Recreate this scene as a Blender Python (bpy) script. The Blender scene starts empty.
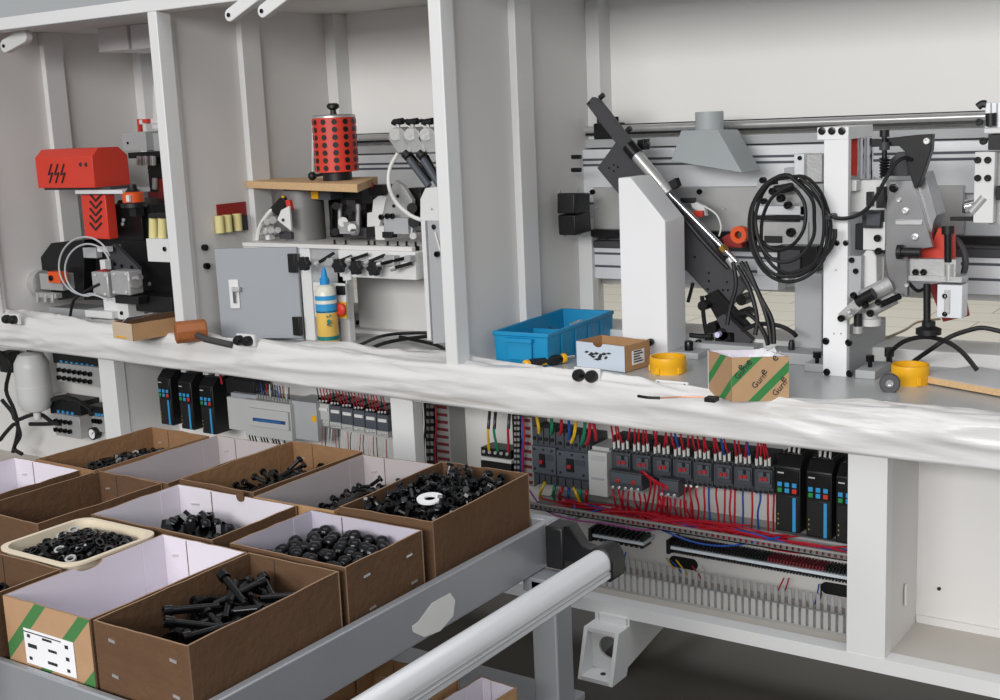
import bpy, bmesh, math, random
from mathutils import Vector, Matrix, Quaternion, noise
random.seed(7)
C = bpy.context.scene.collection
rnd = random.uniform
PI = math.pi
# ---------------------------------------------------------------- camera
H = 1.615
FPX = 1244.7
yaw, pit, rol = math.radians(34.63), math.radians(10.58), math.radians(-2.494)
fw = Vector((-math.sin(yaw)*math.cos(pit), math.cos(yaw)*math.cos(pit), -math.sin(pit)))
rt0 = Vector((math.cos(yaw), math.sin(yaw), 0)); up0 = rt0.cross(fw)
rt = rt0*math.cos(rol)+up0*math.sin(rol); up = -rt0*math.sin(rol)+up0*math.cos(rol)
cd = bpy.data.cameras.new('camera'); cam = bpy.data.objects.new('camera', cd); C.objects.link(cam)
cd.sensor_width = 36; cd.lens = 36*FPX/1000; cd.clip_start = .05; cd.clip_end = 200
Mr = Matrix((rt, up, -fw)).transposed().to_4x4(); Mr.translation = (0, 0, H)
cam.matrix_world = Mr
bpy.context.scene.camera = cam
def ray(x, y): return fw+rt*((x-500)/FPX)-up*((y-350)/FPX)
def PY(x, y, Y):
    d = ray(x, y); return d*(Y/d.y)+Vector((0, 0, H))
def PZ(x, y, Z):
    d = ray(x, y); return d*((Z-H)/d.z)+Vector((0, 0, H))
def PX(x, y, X):
    d = ray(x, y); return d*(X/d.x)+Vector((0, 0, H))
def span(x0, y0, x1, y1, Y):
    """world X and Z range of a front facing rectangle standing at depth Y"""
    xm, ym = (x0+x1)/2, (y0+y1)/2
    return PY(x0, ym, Y).x, PY(x1, ym, Y).x, PY(xm, y1, Y).z, PY(xm, y0, Y).z
# ---------------------------------------------------------------- materials
def lin(c):
    return tuple(((v/255)/12.92 if v/255 <= .04045 else (((v/255)+.055)/1.055)**2.4) for v in c)+(1,)
MATS = {}
def mat(name, rgb, rough=.5, metal=0, var=.06, scale=8, bump=0, bscale=120, spec=.5, trans=0, emit=0, coat=0, stretch=None):
    if name in MATS: return MATS[name]
    m = bpy.data.materials.new(name); m.use_nodes = True
    nt = m.node_tree; b = nt.nodes['Principled BSDF']; N = nt.nodes.new; L = nt.links.new
    c = lin(rgb)
    tc = N('ShaderNodeTexCoord'); nz = N('ShaderNodeTexNoise'); nz.inputs['Scale'].default_value = scale; nz.inputs['Detail'].default_value = 5
    src = tc.outputs['Object']
    if stretch:
        mp = N('ShaderNodeMapping'); mp.inputs['Scale'].default_value = stretch; L(src, mp.inputs[0]); src = mp.outputs[0]
    L(src, nz.inputs['Vector'])
    mx = N('ShaderNodeMix'); mx.data_type = 'RGBA'
    mx.inputs[6].default_value = tuple(max(0, v*(1-var)) for v in c[:3])+(1,)
    mx.inputs[7].default_value = tuple(min(1, v*(1+var)) for v in c[:3])+(1,)
    L(nz.outputs['Fac'], mx.inputs[0]); L(mx.outputs[2], b.inputs['Base Color'])
    mr = N('ShaderNodeMapRange'); mr.inputs[3].default_value = max(.02, rough-.06); mr.inputs[4].default_value = min(1, rough+.06)
    L(nz.outputs['Fac'], mr.inputs[0]); L(mr.outputs[0], b.inputs['Roughness'])
    b.inputs['Metallic'].default_value = metal
    b.inputs['Specular IOR Level'].default_value = spec
    b.inputs['Transmission Weight'].default_value = trans
    b.inputs['Coat Weight'].default_value = coat
    if emit: b.inputs['Emission Color'].default_value = c; b.inputs['Emission Strength'].default_value = emit
    if bump:
        n2 = N('ShaderNodeTexNoise'); n2.inputs['Scale'].default_value = bscale; n2.inputs['Detail'].default_value = 4
        L(src, n2.inputs['Vector'])
        bp = N('ShaderNodeBump'); bp.inputs['Strength'].default_value = bump; bp.inputs['Distance'].default_value = .01
        L(n2.outputs['Fac'], bp.inputs['Height']); L(bp.outputs['Normal'], b.inputs['Normal'])
    MATS[name] = m; return m
def stripes(name, base, col, ax, freq, duty, rough=.7, off=0, col2=None):
    """printed diagonal bands: dot(object position, ax)"""
    m = mat(name, base, rough, var=.1, scale=30)
    nt = m.node_tree; N = nt.nodes.new; L = nt.links.new; b = nt.nodes['Principled BSDF']
    tc = nt.nodes['Texture Coordinate']
    dp = N('ShaderNodeVectorMath'); dp.operation = 'DOT_PRODUCT'; dp.inputs[1].default_value = ax; L(tc.outputs['Object'], dp.inputs[0])
    a = N('ShaderNodeMath'); a.operation = 'MULTIPLY_ADD'; a.inputs[1].default_value = freq; a.inputs[2].default_value = off; L(dp.outputs['Value'], a.inputs[0])
    f = N('ShaderNodeMath'); f.operation = 'FRACT'; L(a.outputs[0], f.inputs[0])
    l = N('ShaderNodeMath'); l.operation = 'LESS_THAN'; l.inputs[1].default_value = duty; L(f.outputs[0], l.inputs[0])
    mx = N('ShaderNodeMix'); mx.data_type = 'RGBA'; L(l.outputs[0], mx.inputs[0])
    old = b.inputs['Base Color'].links[0].from_socket
    L(old, mx.inputs[6]); mx.inputs[7].default_value = lin(col); L(mx.outputs[2], b.inputs['Base Color'])
    return m
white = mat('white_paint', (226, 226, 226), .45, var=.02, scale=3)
white2 = mat('white_paint_inside', (224, 222, 220), .55, var=.03, scale=2)
film_m = mat('plastic_film', (222, 220, 219), .3, var=.08, scale=2.2, bump=.45, bscale=2.6, stretch=(1.6, 8, 8))
lgrey = mat('light_grey_paint', (176, 178, 180), .5, var=.03)
mgrey = mat('grey_paint', (158, 162, 168), .45, var=.03)
hoodm = mat('hood_grey', (172, 178, 181), .5, var=.03)
dgrey = mat('dark_grey_metal', (64, 63, 67), .5, var=.08, scale=20)
cartm = mat('cart_grey_steel', (158, 161, 166), .33, metal=.25, var=.06, scale=6)
tabm = mat('table_steel', (190, 192, 192), .32, metal=.2, var=.06, scale=10)
steel = mat('brushed_steel', (206, 206, 206), .3, metal=.6, var=.1, scale=30)
steel2 = mat('cast_aluminium', (184, 184, 184), .42, metal=.35, var=.15, scale=25, bump=.1)
alu = mat('anodised_aluminium', (226, 228, 232), .4, metal=.2, var=.04, scale=12)
alub = mat('bright_aluminium_bar', (224, 225, 228), .3, metal=.2, var=.03)
chrome = mat('chrome', (225, 225, 228), .1, metal=1, var=.02)
black = mat('black_plastic', (20, 20, 22), .45, var=.2, scale=30)
blackm = mat('black_metal', (24, 24, 26), .35, metal=.3, var=.2, scale=40)
kraftm = mat('kraft_lit', (140, 106, 76), .85, var=.14, scale=18, bump=.25, bscale=60, spec=.2)  # kraft lightened; light falling into the boxes is put into the colour
oxide = mat('black_oxide_steel', (19, 19, 21), .24, metal=.55, var=.3, scale=60, spec=.7)
rubber = mat('black_rubber', (17, 17, 18), .55, var=.1)
red = mat('red_paint', (216, 62, 44), .42, var=.04)
slotr = mat('slot_red', (112, 30, 40), .6)
deflm = mat('deflector_steel', (150, 150, 152), .3, metal=.75, var=.15, scale=12)
white3 = mat('white_paint_lit', (243, 243, 245), .4, var=.02, scale=3)  # white paint lightened on the columns to stand in for weak light there
redd = mat('dark_red', (150, 40, 38), .5, var=.05)
orange = mat('orange_plastic', (226, 88, 34), .4, var=.04)
yellow = mat('yellow_plastic', (240, 178, 24), .4, var=.04)
yelp = mat('pale_yellow_roller', (226, 214, 150), .6, var=.05)
blue = mat('blue_plastic', (16, 140, 190), .42, var=.06)
cyan = mat('cyan_cover', (52, 150, 205), .4, var=.03)
ledg = mat('green_key', (40, 140, 70), .4)
ledr = mat('red_key', (205, 50, 45), .4)
markr = mat('marker_red', (176, 38, 46), .45)
redw = mat('red_wire', (178, 26, 44), .4, var=.08)
bluew = mat('blue_wire', (32, 76, 160), .4, var=.06)
yelw = mat('yellow_wire', (226, 186, 40), .4)
greenw = mat('green_wire', (20, 130, 90), .4)
blackw = mat('black_wire', (22, 22, 26), .4)
whitew = mat('white_wire', (225, 225, 222), .4)
devg = mat('device_grey', (80, 85, 93), .5, var=.05, scale=40)
devd = mat('device_dark_grey', (66, 70, 76), .5, var=.05, scale=40)
devl = mat('device_light_grey', (190, 191, 190), .5, var=.03)
ductm = mat('duct_grey', (150, 150, 148), .55, var=.04)
kraft = mat('kraft_cardboard', (98, 73, 54), .85, var=.14, scale=18, bump=.25, bscale=60, spec=.2)
kraft2 = mat('kraft_cardboard_light', (176, 138, 100), .85, var=.12, scale=18, bump=.2, bscale=60, spec=.2)
whitec = mat('white_card', (214, 208, 217), .7, var=.03, scale=12, spec=.2)
greyc = mat('grey_card', (176, 168, 170), .75, var=.05, scale=12, spec=.2)
cutk = mat('card_edge', (150, 120, 94), .9, var=.15, scale=60)
wood = mat('brown_wood', (158, 92, 46), .5, var=.2, scale=14, stretch=(1, 6, 6))
chip = mat('chipboard_edge', (214, 178, 134), .85, var=.25, scale=130, bump=.3, bscale=200)
chipt = mat('chipboard_top', (206, 206, 208), .4, var=.03)
cream = mat('cream_plastic', (226, 212, 188), .45, var=.03)
paper = mat('paper', (236, 236, 240), .8, var=.02)
tankm = mat('tank_white', (214, 214, 214), .4, var=.02)
brass = mat('brass', (190, 150, 80), .3, metal=.9)
clear = mat('clear_plastic', (235, 238, 240), .08, trans=.85, var=.01)
glue = mat('bottle_plastic', (232, 190, 96), .35, var=.05)
teal = mat('teal_print', (20, 120, 120), .5)
staple = mat('staple_metal', (225, 225, 225), .3, metal=.7)
ink = mat('printed_ink', (40, 40, 44), .7)
mark = mat('white_worn_paint', (232, 232, 230), .5, var=.05)
# ---------------------------------------------------------------- mesh builder
class MB:
    def __init__(s): s.bm = bmesh.new(); s.m = 0
    def _faces(s, fs):
        for f in fs: f.material_index = s.m
    def box(s, a, b, rot=None, piv=None):
        """axis aligned box from corner a to corner b, optionally turned by matrix rot about piv"""
        x0, x1 = sorted((a[0], b[0])); y0, y1 = sorted((a[1], b[1])); z0, z1 = sorted((a[2], b[2]))
        P = [Vector(p) for p in ((x0, y0, z0), (x1, y0, z0), (x1, y1, z0), (x0, y1, z0), (x0, y0, z1), (x1, y0, z1), (x1, y1, z1), (x0, y1, z1))]
        if rot is not None:
            pv = Vector(piv) if piv is not None else Vector(((x0+x1)/2, (y0+y1)/2, (z0+z1)/2))
            P = [rot @ (p-pv)+pv for p in P]
        v = [s.bm.verts.new(p) for p in P]
        s._faces([s.bm.faces.new([v[i] for i in q]) for q in ((0, 3, 2, 1), (4, 5, 6, 7), (0, 1, 5, 4), (1, 2, 6, 5), (2, 3, 7, 6), (3, 0, 4, 7))])
        return s
    def fbox(s, x0, y0, x1, y1, Y, d):
        X0, X1, Z0, Z1 = span(x0, y0, x1, y1, Y); return s.box((X0, Y, Z0), (X1, Y+d, Z1))
    def prism(s, pts, off):
        """closed polygon (list of vectors) pushed along vector off"""
        off = Vector(off); a = [s.bm.verts.new(p) for p in pts]; b = [s.bm.verts.new(Vector(p)+off) for p in pts]
        n = len(a); fs = [s.bm.faces.new(a[::-1]), s.bm.faces.new(b)]
        for i in range(n): fs.append(s.bm.faces.new((a[i], a[(i+1) % n], b[(i+1) % n], b[i])))
        s._faces(fs); return s
    def loft(s, rings, cap=True):
        R = [[s.bm.verts.new(p) for p in r] for r in rings]; n = len(R[0]); fs = []
        for a, b in zip(R, R[1:]):
            for i in range(n): fs.append(s.bm.faces.new((a[i], a[(i+1) % n], b[(i+1) % n], b[i])))
        if cap: fs.append(s.bm.faces.new(R[0][::-1])); fs.append(s.bm.faces.new(R[-1]))
        s._faces(fs); return s
    def lathe(s, prof, p, axis=(0, 0, 1), seg=20, cap=True):
        """prof: list of (radius, distance along axis)"""
        ax = Vector(axis).normalized(); q = Vector((0, 0, 1)).rotation_difference(ax); p = Vector(p)
        rings = [[p+q @ Vector((r*math.cos(2*PI*i/seg), r*math.sin(2*PI*i/seg), h)) for i in range(seg)] for r, h in prof]
        return s.loft(rings, cap)
    def cyl(s, p0, p1, r, seg=16, r2=None):
        p0 = Vector(p0); d = Vector(p1)-p0
        return s.lathe([(r, 0), (r if r2 is None else r2, d.length)], p0, d, seg)
    def ring(s, p, axis, ro, ri, h, seg=28):
        return s.lathe([(ri, 0), (ro, 0), (ro, h), (ri, h), (ri, 0)], p, axis, seg, cap=False)
    def tube(s, pts, r, seg=7, smooth=4):
        pts = [Vector(p) for p in pts]
        if smooth and len(pts) > 2:
            out = []
            for i in range(len(pts)-1):
                p0 = pts[max(i-1, 0)]; p1 = pts[i]; p2 = pts[i+1]; p3 = pts[min(i+2, len(pts)-1)]
                for k in range(smooth):
                    t = k/smooth
                    out.append(.5*((2*p1)+(p2-p0)*t+(2*p0-5*p1+4*p2-p3)*t*t+(3*p1-p0-3*p2+p3)*t**3))
            out.append(pts[-1]); pts = out
        rings = []; n = None
        for i, p in enumerate(pts):
            t = (pts[min(i+1, len(pts)-1)]-pts[max(i-1, 0)])
            t = t.normalized() if t.length > 1e-9 else Vector((0, 0, 1))
            if n is None:
                n = t.orthogonal().normalized()
            else:
                n = n-t*n.dot(t); n = n.normalized() if n.length > 1e-6 else t.orthogonal().normalized()
            b = t.cross(n)
            rings.append([p+(n*math.cos(2*PI*k/seg)+b*math.sin(2*PI*k/seg))*r for k in range(seg)])
        return s.loft(rings)
    def sphere(s, p, r, u=14, v=8, sc=(1, 1, 1)):
        M = Matrix.Translation(p) @ Matrix.Diagonal((r*sc[0], r*sc[1], r*sc[2], 1))
        g = bmesh.ops.create_uvsphere(s.bm, u_segments=u, v_segments=v, radius=1, matrix=M)
        s._faces({f for vv in g['verts'] for f in vv.link_faces}); return s
    def build(s, name, mats, parent=None, bevel=0, angle=35, recalc=True, label=None):
        if not isinstance(mats, (list, tuple)): mats = [mats]
        bm = s.bm
        if recalc: bmesh.ops.recalc_face_normals(bm, faces=bm.faces)
        if parent is not None: o0 = parent.get('_w'); o0 = Vector(o0) if o0 is not None else Vector((0, 0, 0))
        else:
            xs = [v.co for v in bm.verts]
            o0 = Vector(((min(p.x for p in xs)+max(p.x for p in xs))/2, (min(p.y for p in xs)+max(p.y for p in xs))/2, min(p.z for p in xs)))
        for v in bm.verts: v.co -= o0
        for f in bm.faces: f.smooth = True
        me = bpy.data.meshes.new(name); bm.to_mesh(me); bm.free()
        me.set_sharp_from_angle(angle=math.radians(angle))
        for m in mats: me.materials.append(m)
        o = bpy.data.objects.new(name, me); C.objects.link(o)
        if parent is None: o.location = o0
        else: o.parent = parent
        o['_w'] = tuple(o0)
        if bevel:
            bv = o.modifiers.new('bevel', 'BEVEL'); bv.width = bevel; bv.segments = 2; bv.limit_method = 'ANGLE'; bv.angle_limit = math.radians(40)
        if label: o['label'] = label
        return o
def tag(o, label, cat, group=None, kind=None):
    if kind: o['kind'] = kind
    if label: o['label'] = label
    if cat: o['category'] = cat
    if group: o['group'] = group
    return o
def thing(name, loc, label, cat, group=None):
    o = bpy.data.objects.new(name, None); o.empty_display_size = .02; C.objects.link(o); o.location = loc; o['_w'] = tuple(loc)
    return tag(o, label, cat, group)
KIDS = {}
def kids(o): return [c for c in bpy.data.objects if c.parent == o]
def copy_tree(o, loc=None, rotz=None, label=None, group=None, parent=None):
    c = o.copy(); C.objects.link(c)
    if parent is not None: c.parent = parent
    for ch in kids(o): copy_tree(ch, parent=c)
    if loc is not None: c.location = loc
    if rotz is not None: c.rotation_euler = (0, 0, rotz)
    if label: c['label'] = label
    if group: c['group'] = group
    return c
SCR = {}
def screw(parent, p, axis=(0, -1, 0), r=.006, h=.006, m=None, name='screw'):
    """socket head cap screw as a part of parent; shared mesh per size and direction"""
    m = m or oxide; key = (tuple(axis), round(r, 4), round(h, 4), m.name)
    if key not in SCR:
        b = MB(); b.lathe([(r, 0), (r, h*.85), (r*.86, h), (r*.5, h), (r*.5, h*.4)], (0, 0, 0), axis, 12)
        o = b.build(name, m, parent); SCR[key] = o.data; o['_w'] = (0, 0, 0)
        for v in o.data.vertices: v.co += Vector(parent['_w'])
    else:
        o = bpy.data.objects.new(name, SCR[key]); C.objects.link(o); o.parent = parent
    o.location = Vector(p)-Vector(parent['_w']); return o
def RZ(a): return Matrix.Rotation(a, 3, 'Z')
def RX(a): return Matrix.Rotation(a, 3, 'X')
def RY(a): return Matrix.Rotation(a, 3, 'Y')
def wire(pts, r, m, label, group=None, name='wire', cat='wire'):
    return tag(MB().tube(pts, r, 6).build(name, m), label, cat, group)
def struct(o): o['kind'] = 'structure'; return o
# ---------------------------------------------------------------- hall
floor_m = mat('floor_dark', (58, 54, 50), .55, var=.12, scale=3)
tile_m = mat('stone_tile', (206, 201, 190), .5, var=.06, scale=2, stretch=(.4, 3, 1))
def brickify(m, w, h, mortar):
    nt = m.node_tree; N = nt.nodes.new; L = nt.links.new; b = nt.nodes['Principled BSDF']
    br = N('ShaderNodeTexBrick'); br.inputs['Scale'].default_value = 1; br.inputs['Brick Width'].default_value = w; br.inputs['Row Height'].default_value = h
    br.inputs['Mortar Size'].default_value = mortar; L(nt.nodes['Texture Coordinate'].outputs['Object'], br.inputs['Vector'])
    src = b.inputs['Base Color'].links[0].from_socket
    L(src, br.inputs['Color1']); L(src, br.inputs['Color2']); br.inputs['Mortar'].default_value = lin((150, 145, 136))
    L(br.outputs['Color'], b.inputs['Base Color'])
brickify(tile_m, .8, .4, .006)
panelw = mat('white_panel_lit', (243, 242, 240), .5, var=.02, scale=2)  # lighter copy of the frame white; the panel's stronger light is in the colour
struct(MB().box((-9, -9, -.05), (6, 3.9, 0)).build('floor', floor_m))
struct(MB().box((-16, 3.9, -.05), (6, 14, -.001)).build('floor', tile_m))
wallb = mat('hall_wall', (176, 170, 150), .7, var=.2, scale=1.2)
struct(MB().box((-16, 14, 0), (6, 14.2, 6)).build('wall_back', wallb))
# ---------------------------------------------------------------- the machine frame
XL, XR = -6.0, .2
ZT = .85
fr = thing('machine_frame', (-2.2, 3.4, 0), 'long white painted steel machine frame with table, tall partition panels and lower wiring bays', 'machine')
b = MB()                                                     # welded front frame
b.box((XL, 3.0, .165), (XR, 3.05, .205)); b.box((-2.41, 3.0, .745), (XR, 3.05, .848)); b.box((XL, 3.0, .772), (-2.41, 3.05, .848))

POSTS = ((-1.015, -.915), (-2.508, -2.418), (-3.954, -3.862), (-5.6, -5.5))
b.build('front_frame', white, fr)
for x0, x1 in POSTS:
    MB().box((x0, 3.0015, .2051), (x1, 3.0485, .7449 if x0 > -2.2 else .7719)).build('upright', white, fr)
    if x0 < -2 and x0 > -3: continue
    MB().box((x0+.03, 3.051, .2), (x1-.004, 3.292, .828)).build('divider', white2, fr)
MB().box((XL, 3.04, .165), (XR, 3.32, .2)).build('bay_floor', mat('bay_floor', (196, 190, 182), .5, var=.06, scale=9), fr)
b = MB().box((XL, 3.292, .165), (XR, 3.31, .84)); b.build('bay_back_plate', white2, fr)
MB().box((-.915, 3.285, .2), (XR, 3.292, .222)).build('weld_strip', white2, fr)
# oval cut-outs and hole in the back plate (dark openings with a rim)
def slot(b, x, z, hw, r, y, d=.004):
    pts = []
    for i in range(13): a = PI/2-PI*i/12; pts.append((x+hw+r*math.cos(a), y, z+r*math.sin(a)))
    for i in range(13): a = -PI/2-PI*i/12; pts.append((x-hw+r*math.cos(a), y, z+r*math.sin(a)))
    b.prism(pts, (0, -d, 0))
for px, py in ((682, 564), (836, 591)):
    b = MB(); p = PY(px, py, 3.28); slot(b, p.x, p.z, .03, .018, 3.2935); b.build('cable_slot', black, fr)
p = PY(938, 590, 3.28); MB().cyl((p.x, 3.294, p.z), (p.x, 3.288, p.z), .005, 12).build('screw_hole', black, fr)
p = PX(906, 595, -.914); b = MB(); r0 = []
for i in range(20):
    a = 2*PI*i/20; r0.append(Vector((-.9155, p.y+.012*math.cos(a), p.z+(.02 if math.sin(a) > 0 else -.02)+.012*math.sin(a))))
b.prism(r0, (.006, 0, 0)); b.build('plug', white2, fr, bevel=.002)
# table
MB().box((XL, 3.0, .828), (XR, 3.64, ZT)).build('tabletop', tabm, fr, bevel=.002)
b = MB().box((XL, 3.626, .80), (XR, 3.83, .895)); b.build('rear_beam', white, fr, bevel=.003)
# partition panels with stiffeners
for k, xp in enumerate((-2.22, -3.43, -4.6)):
    pn = MB().box((xp-.042, 3.05, .85), (xp-.034, 3.95, 2.05)).build('partition_panel', white2, fr)
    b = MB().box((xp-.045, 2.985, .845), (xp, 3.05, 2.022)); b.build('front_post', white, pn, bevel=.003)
    MB().box((xp-.034, 3.05, .85), (xp-.012, 3.07, 2.03)).build('post_flange', white2, pn)
    b = MB().box((xp-.034, 3.385, .95 if k else .85), (xp-.006, 3.48, 2.05)); b.build('stiffener', white, pn, bevel=.002)
    if k == 0: MB().box((xp-.034, 3.78, .9), (xp+.02, 3.82, 1.25)).build('edge_strip', white, pn)
    MB().box((xp-.034, 3.87, 1.5), (xp+.02, 3.95, 2.05)).build('corner_post', white, pn, bevel=.002)
    MB().box((xp-.034, 3.1, .85), (xp+.01, 3.5, .857)).build('foot_flange', white2, pn)
    for y, z in ((3.1, 1.2), (3.1, 1.6), (3.5, 1.95), (3.9, 1.8)):
        pass
p = PY(475, 354, 3.2)
screw(fr, (p.x, p.y, .857), (0, 0, 1), .012, .015)
# upper back panel, top tube and roof
MB().box((XL, 3.95, 1.5), (XR, 3.965, 2.05)).build('back_panel', panelw, fr)
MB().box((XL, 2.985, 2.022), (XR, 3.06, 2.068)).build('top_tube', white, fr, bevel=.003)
MB().box((XL, 3.06, 2.05), (XR, 3.98, 2.06)).build('roof_panel', white2, fr)
for (x0, y0, x1, y1) in ((98, 38, 128, 51), (131, 36, 153, 49)):
    b = MB(); X0, X1, Z0, Z1 = span(x0, y0, x1, y1, 3.5); b.box((X0, 3.5, Z0), (X1, 3.75, 2.05)); b.build('duct_collar', white, fr, bevel=.003)
MB().box((-4.6, 3.94, 1.0), (XR, 3.95, 1.5)).build('beam_light_stop', white2, fr)  # added sheet that keeps rear light out of the gap between the beams
# foot with hollow pocket
def foot(x0, x1):
    f = MB(); zt = .145; t = .012
    yb, yt = 2.89, 2.935
    def sideplate(x):
        f.prism([(x, yb, 0), (x, 2.975, 0), (x, 2.985, .022), (x, 3.6, .125), (x, 3.6, .165), (x, 3.0, .165), (x, 3.0, zt), (x, yt, zt)], (t, 0, 0))
    sideplate(x0); sideplate(x1-t)
    f.prism([(x0+t, yb, 0), (x0+t, 2.975, 0), (x0+t, 2.975, t), (x0+t, yb, t)], (x1-x0-2*t, 0, 0))
    f.prism([(x0+t, yt, zt-t), (x0+t, 3.02, zt-t), (x0+t, 3.02, zt), (x0+t, yt, zt)], (x1-x0-2*t, 0, 0))
    n = 28; cx, cz, r = (x0+x1)/2+.012, .085, .034
    def sq(a):
        c, s_ = math.cos(a), math.sin(a); k = min((.5*(x1-x0-2*t))/max(abs(c), 1e-6), (.5*(zt-2*t))/max(abs(s_), 1e-6))
        return ((x0+x1)/2+c*k, zt/2+s_*k)
    rings = []
    for y in (2.958, 2.968):
        rings.append([(sq(2*PI*i/n)[0], y, sq(2*PI*i/n)[1]) for i in range(n)]); rings.append([(cx+r*math.cos(2*PI*i/n), y, cz+r*math.sin(2*PI*i/n)) for i in range(n)])
    f.loft([rings[0], rings[1], rings[3], rings[2]], cap=False)
    f.box((x0+.02, 2.99, zt), (x1-.005, 3.02, .17))
    f.box((x0+.03, 2.925, t), (x0+.031, 2.926, t+.001))
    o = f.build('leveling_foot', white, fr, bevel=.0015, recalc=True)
    MB().ring(((x0+x1)/2+.005, 2.93, t), (0, 0, 1), .008, .002, .002, 16).build('bolt_hole', black, o)
foot(-1.772, -1.657); foot(-.6, -.48)
# hinge arms at the top edge
def capsule(a, c, w, Y, name, label):
    pa, pc = PY(*a, Y), PY(*c, Y); d = (pc-pa).normalized(); n = Vector((-d.z, 0, d.x)); pts = []
    for i in range(9): t = PI/2+PI*i/8; pts.append(pa+(n*math.sin(t)+d*math.cos(t))*w)
    for i in range(9): t = -PI/2+PI*i/8; pts.append(pc+(n*math.sin(t)+d*math.cos(t))*w)
    t = thing(name, (pa.x, Y, pa.z-w), label, 'hinge arm')
    MB().prism(pts, (0, .03, 0)).build('arm_plate', white, t, bevel=.003)
    screw(t, pa+Vector((0, -.001, 0)), (0, -1, 0), .007, .004)
capsule((229, 15), (256, -6), .021, 2.94, 'hinge_arm', 'white rounded hinge arm under the top tube, left of the pair')
capsule((262, 11), (292, -12), .021, 2.94, 'hinge_arm', 'white rounded hinge arm under the top tube, right of the pair')
capsule((4, 46), (22, 36), .026, 3.08, 'hinge_arm', 'white rounded hinge arm at the far left end of the top tube')
# plastic film over the front beam
def stain(m, col, sx, sy, lo, hi, amt):
    nt = m.node_tree; N = nt.nodes.new; L = nt.links.new; b = nt.nodes['Principled BSDF']
    mp = N('ShaderNodeMapping'); mp.inputs['Scale'].default_value = (sx, sy, sy); L(nt.nodes['Texture Coordinate'].outputs['Object'], mp.inputs[0])
    nz = N('ShaderNodeTexNoise'); nz.inputs['Scale'].default_value = 1; nz.inputs['Detail'].default_value = 6; nz.inputs['Distortion'].default_value = .6; L(mp.outputs[0], nz.inputs['Vector'])
    mr = N('ShaderNodeMapRange'); mr.inputs[1].default_value = lo; mr.inputs[2].default_value = hi; mr.inputs[4].default_value = amt; L(nz.outputs['Fac'], mr.inputs[0])
    mx = N('ShaderNodeMix'); mx.data_type = 'RGBA'; L(mr.outputs[0], mx.inputs[0]); L(b.inputs['Base Color'].links[0].from_socket, mx.inputs[6]); mx.inputs[7].default_value = lin(col); L(mx.outputs[2], b.inputs['Base Color'])
stain(film_m, (172, 166, 160), 2.2, 26, .56, .74, .75)
nx, prof = 300, 36
bk = [(0, 3.15), (60, 3.15), (120, 3.12), (170, 3.06), (250, 3.1), (330, 3.15), (400, 3.19), (440, 3.12), (520, 3.10), (560, 3.05), (640, 3.03), (700, 2.985), (780, 3.02), (860, 3.06), (1000, 3.12), (1100, 3.15)]
bkx = [(PZ(px, 350+px*.06, .86).x, y) for px, y in bk]
def backy(x):
    if x < bkx[0][0]: return bkx[0][1]
    for (a, ya), (c, yc) in zip(bkx, bkx[1:]):
        if a <= x <= c: return ya+(yc-ya)*(x-a)/(c-a)
    return bkx[-1][1]
b = MB(); G = []
def crease(p, k=2.2, e=2.5): return max(0, 1-abs(noise.noise(p))*k)**e
for i in range(nx+1):
    x = -5.2+(5.35)*i/nx; yb = max(backy(x), 3.02)+.012*noise.noise(Vector((x*3, 5, 0))); row = []
    left = min(1, max(0, (-3.3-x)/.4)); mid = min(1, max(0, (-2.4-x)/.4))
    for j in range(prof+1):
        t = j/prof
        if t < .6:
            s = t/.6; y = yb+(2.986-yb)*s; e = math.sin(PI*min(1, max(0, s)))**.5
            q = y*9
            f = .016*crease(Vector((x*1.3+y*2, q-x*.6, 3)))+.011*crease(Vector((x*3.1-y*3, q*1.9+x*.9, 8)))+.004*crease(Vector((x*6, q*3-x*2, 5)))
            f += left*(.022*crease(Vector((x*2.6+y*4, y*7+x, 13)), 1.8, 1.5)+.012*abs(noise.noise(Vector((x*5, y*10, 2)))))+mid*.010*crease(Vector((x*2-y*3, y*6, 17)), 1.8, 1.5)
            z = .8535+f*(.25+.75*e)+.004*s+.018*min(1, max(0, (-1.35-x)/.6))*min(1, s*3)
            row.append(Vector((x, y, z)))
        else:
            s = (t-.6)/.4; hem = .748+.005*noise.noise(Vector((x*1.7, 0, 3)))+max(0, -2.0-x)*.0145
            z0 = .860+.004*noise.noise(Vector((x*2, 0, 7)))+.014*min(1, max(0, (-1.35-x)/.6)); z = z0+(hem-z0)*s
            f = .011*crease(Vector((x*1.1+z*3, z*12-x*1.0, 3)))+.004*crease(Vector((x*2.6, z*22+x*1.4, 6)))
            y = 2.988-.004-f*math.sin(PI*min(1, .15+s*.75))-.003*s
            row.append(Vector((x, y, z)))
    G.append([b.bm.verts.new(p) for p in row])
for i in range(nx):
    for j in range(prof): b.bm.faces.new((G[i][j], G[i+1][j], G[i+1][j+1], G[i][j+1]))
o = b.build('plastic_film', film_m, None, angle=80)
sd = o.modifiers.new('thick', 'SOLIDIFY'); sd.thickness = .0012; sd.offset = 1
tag(o, 'wrinkled white plastic film stretched along the front edge of the machine table', 'protective film')
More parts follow.
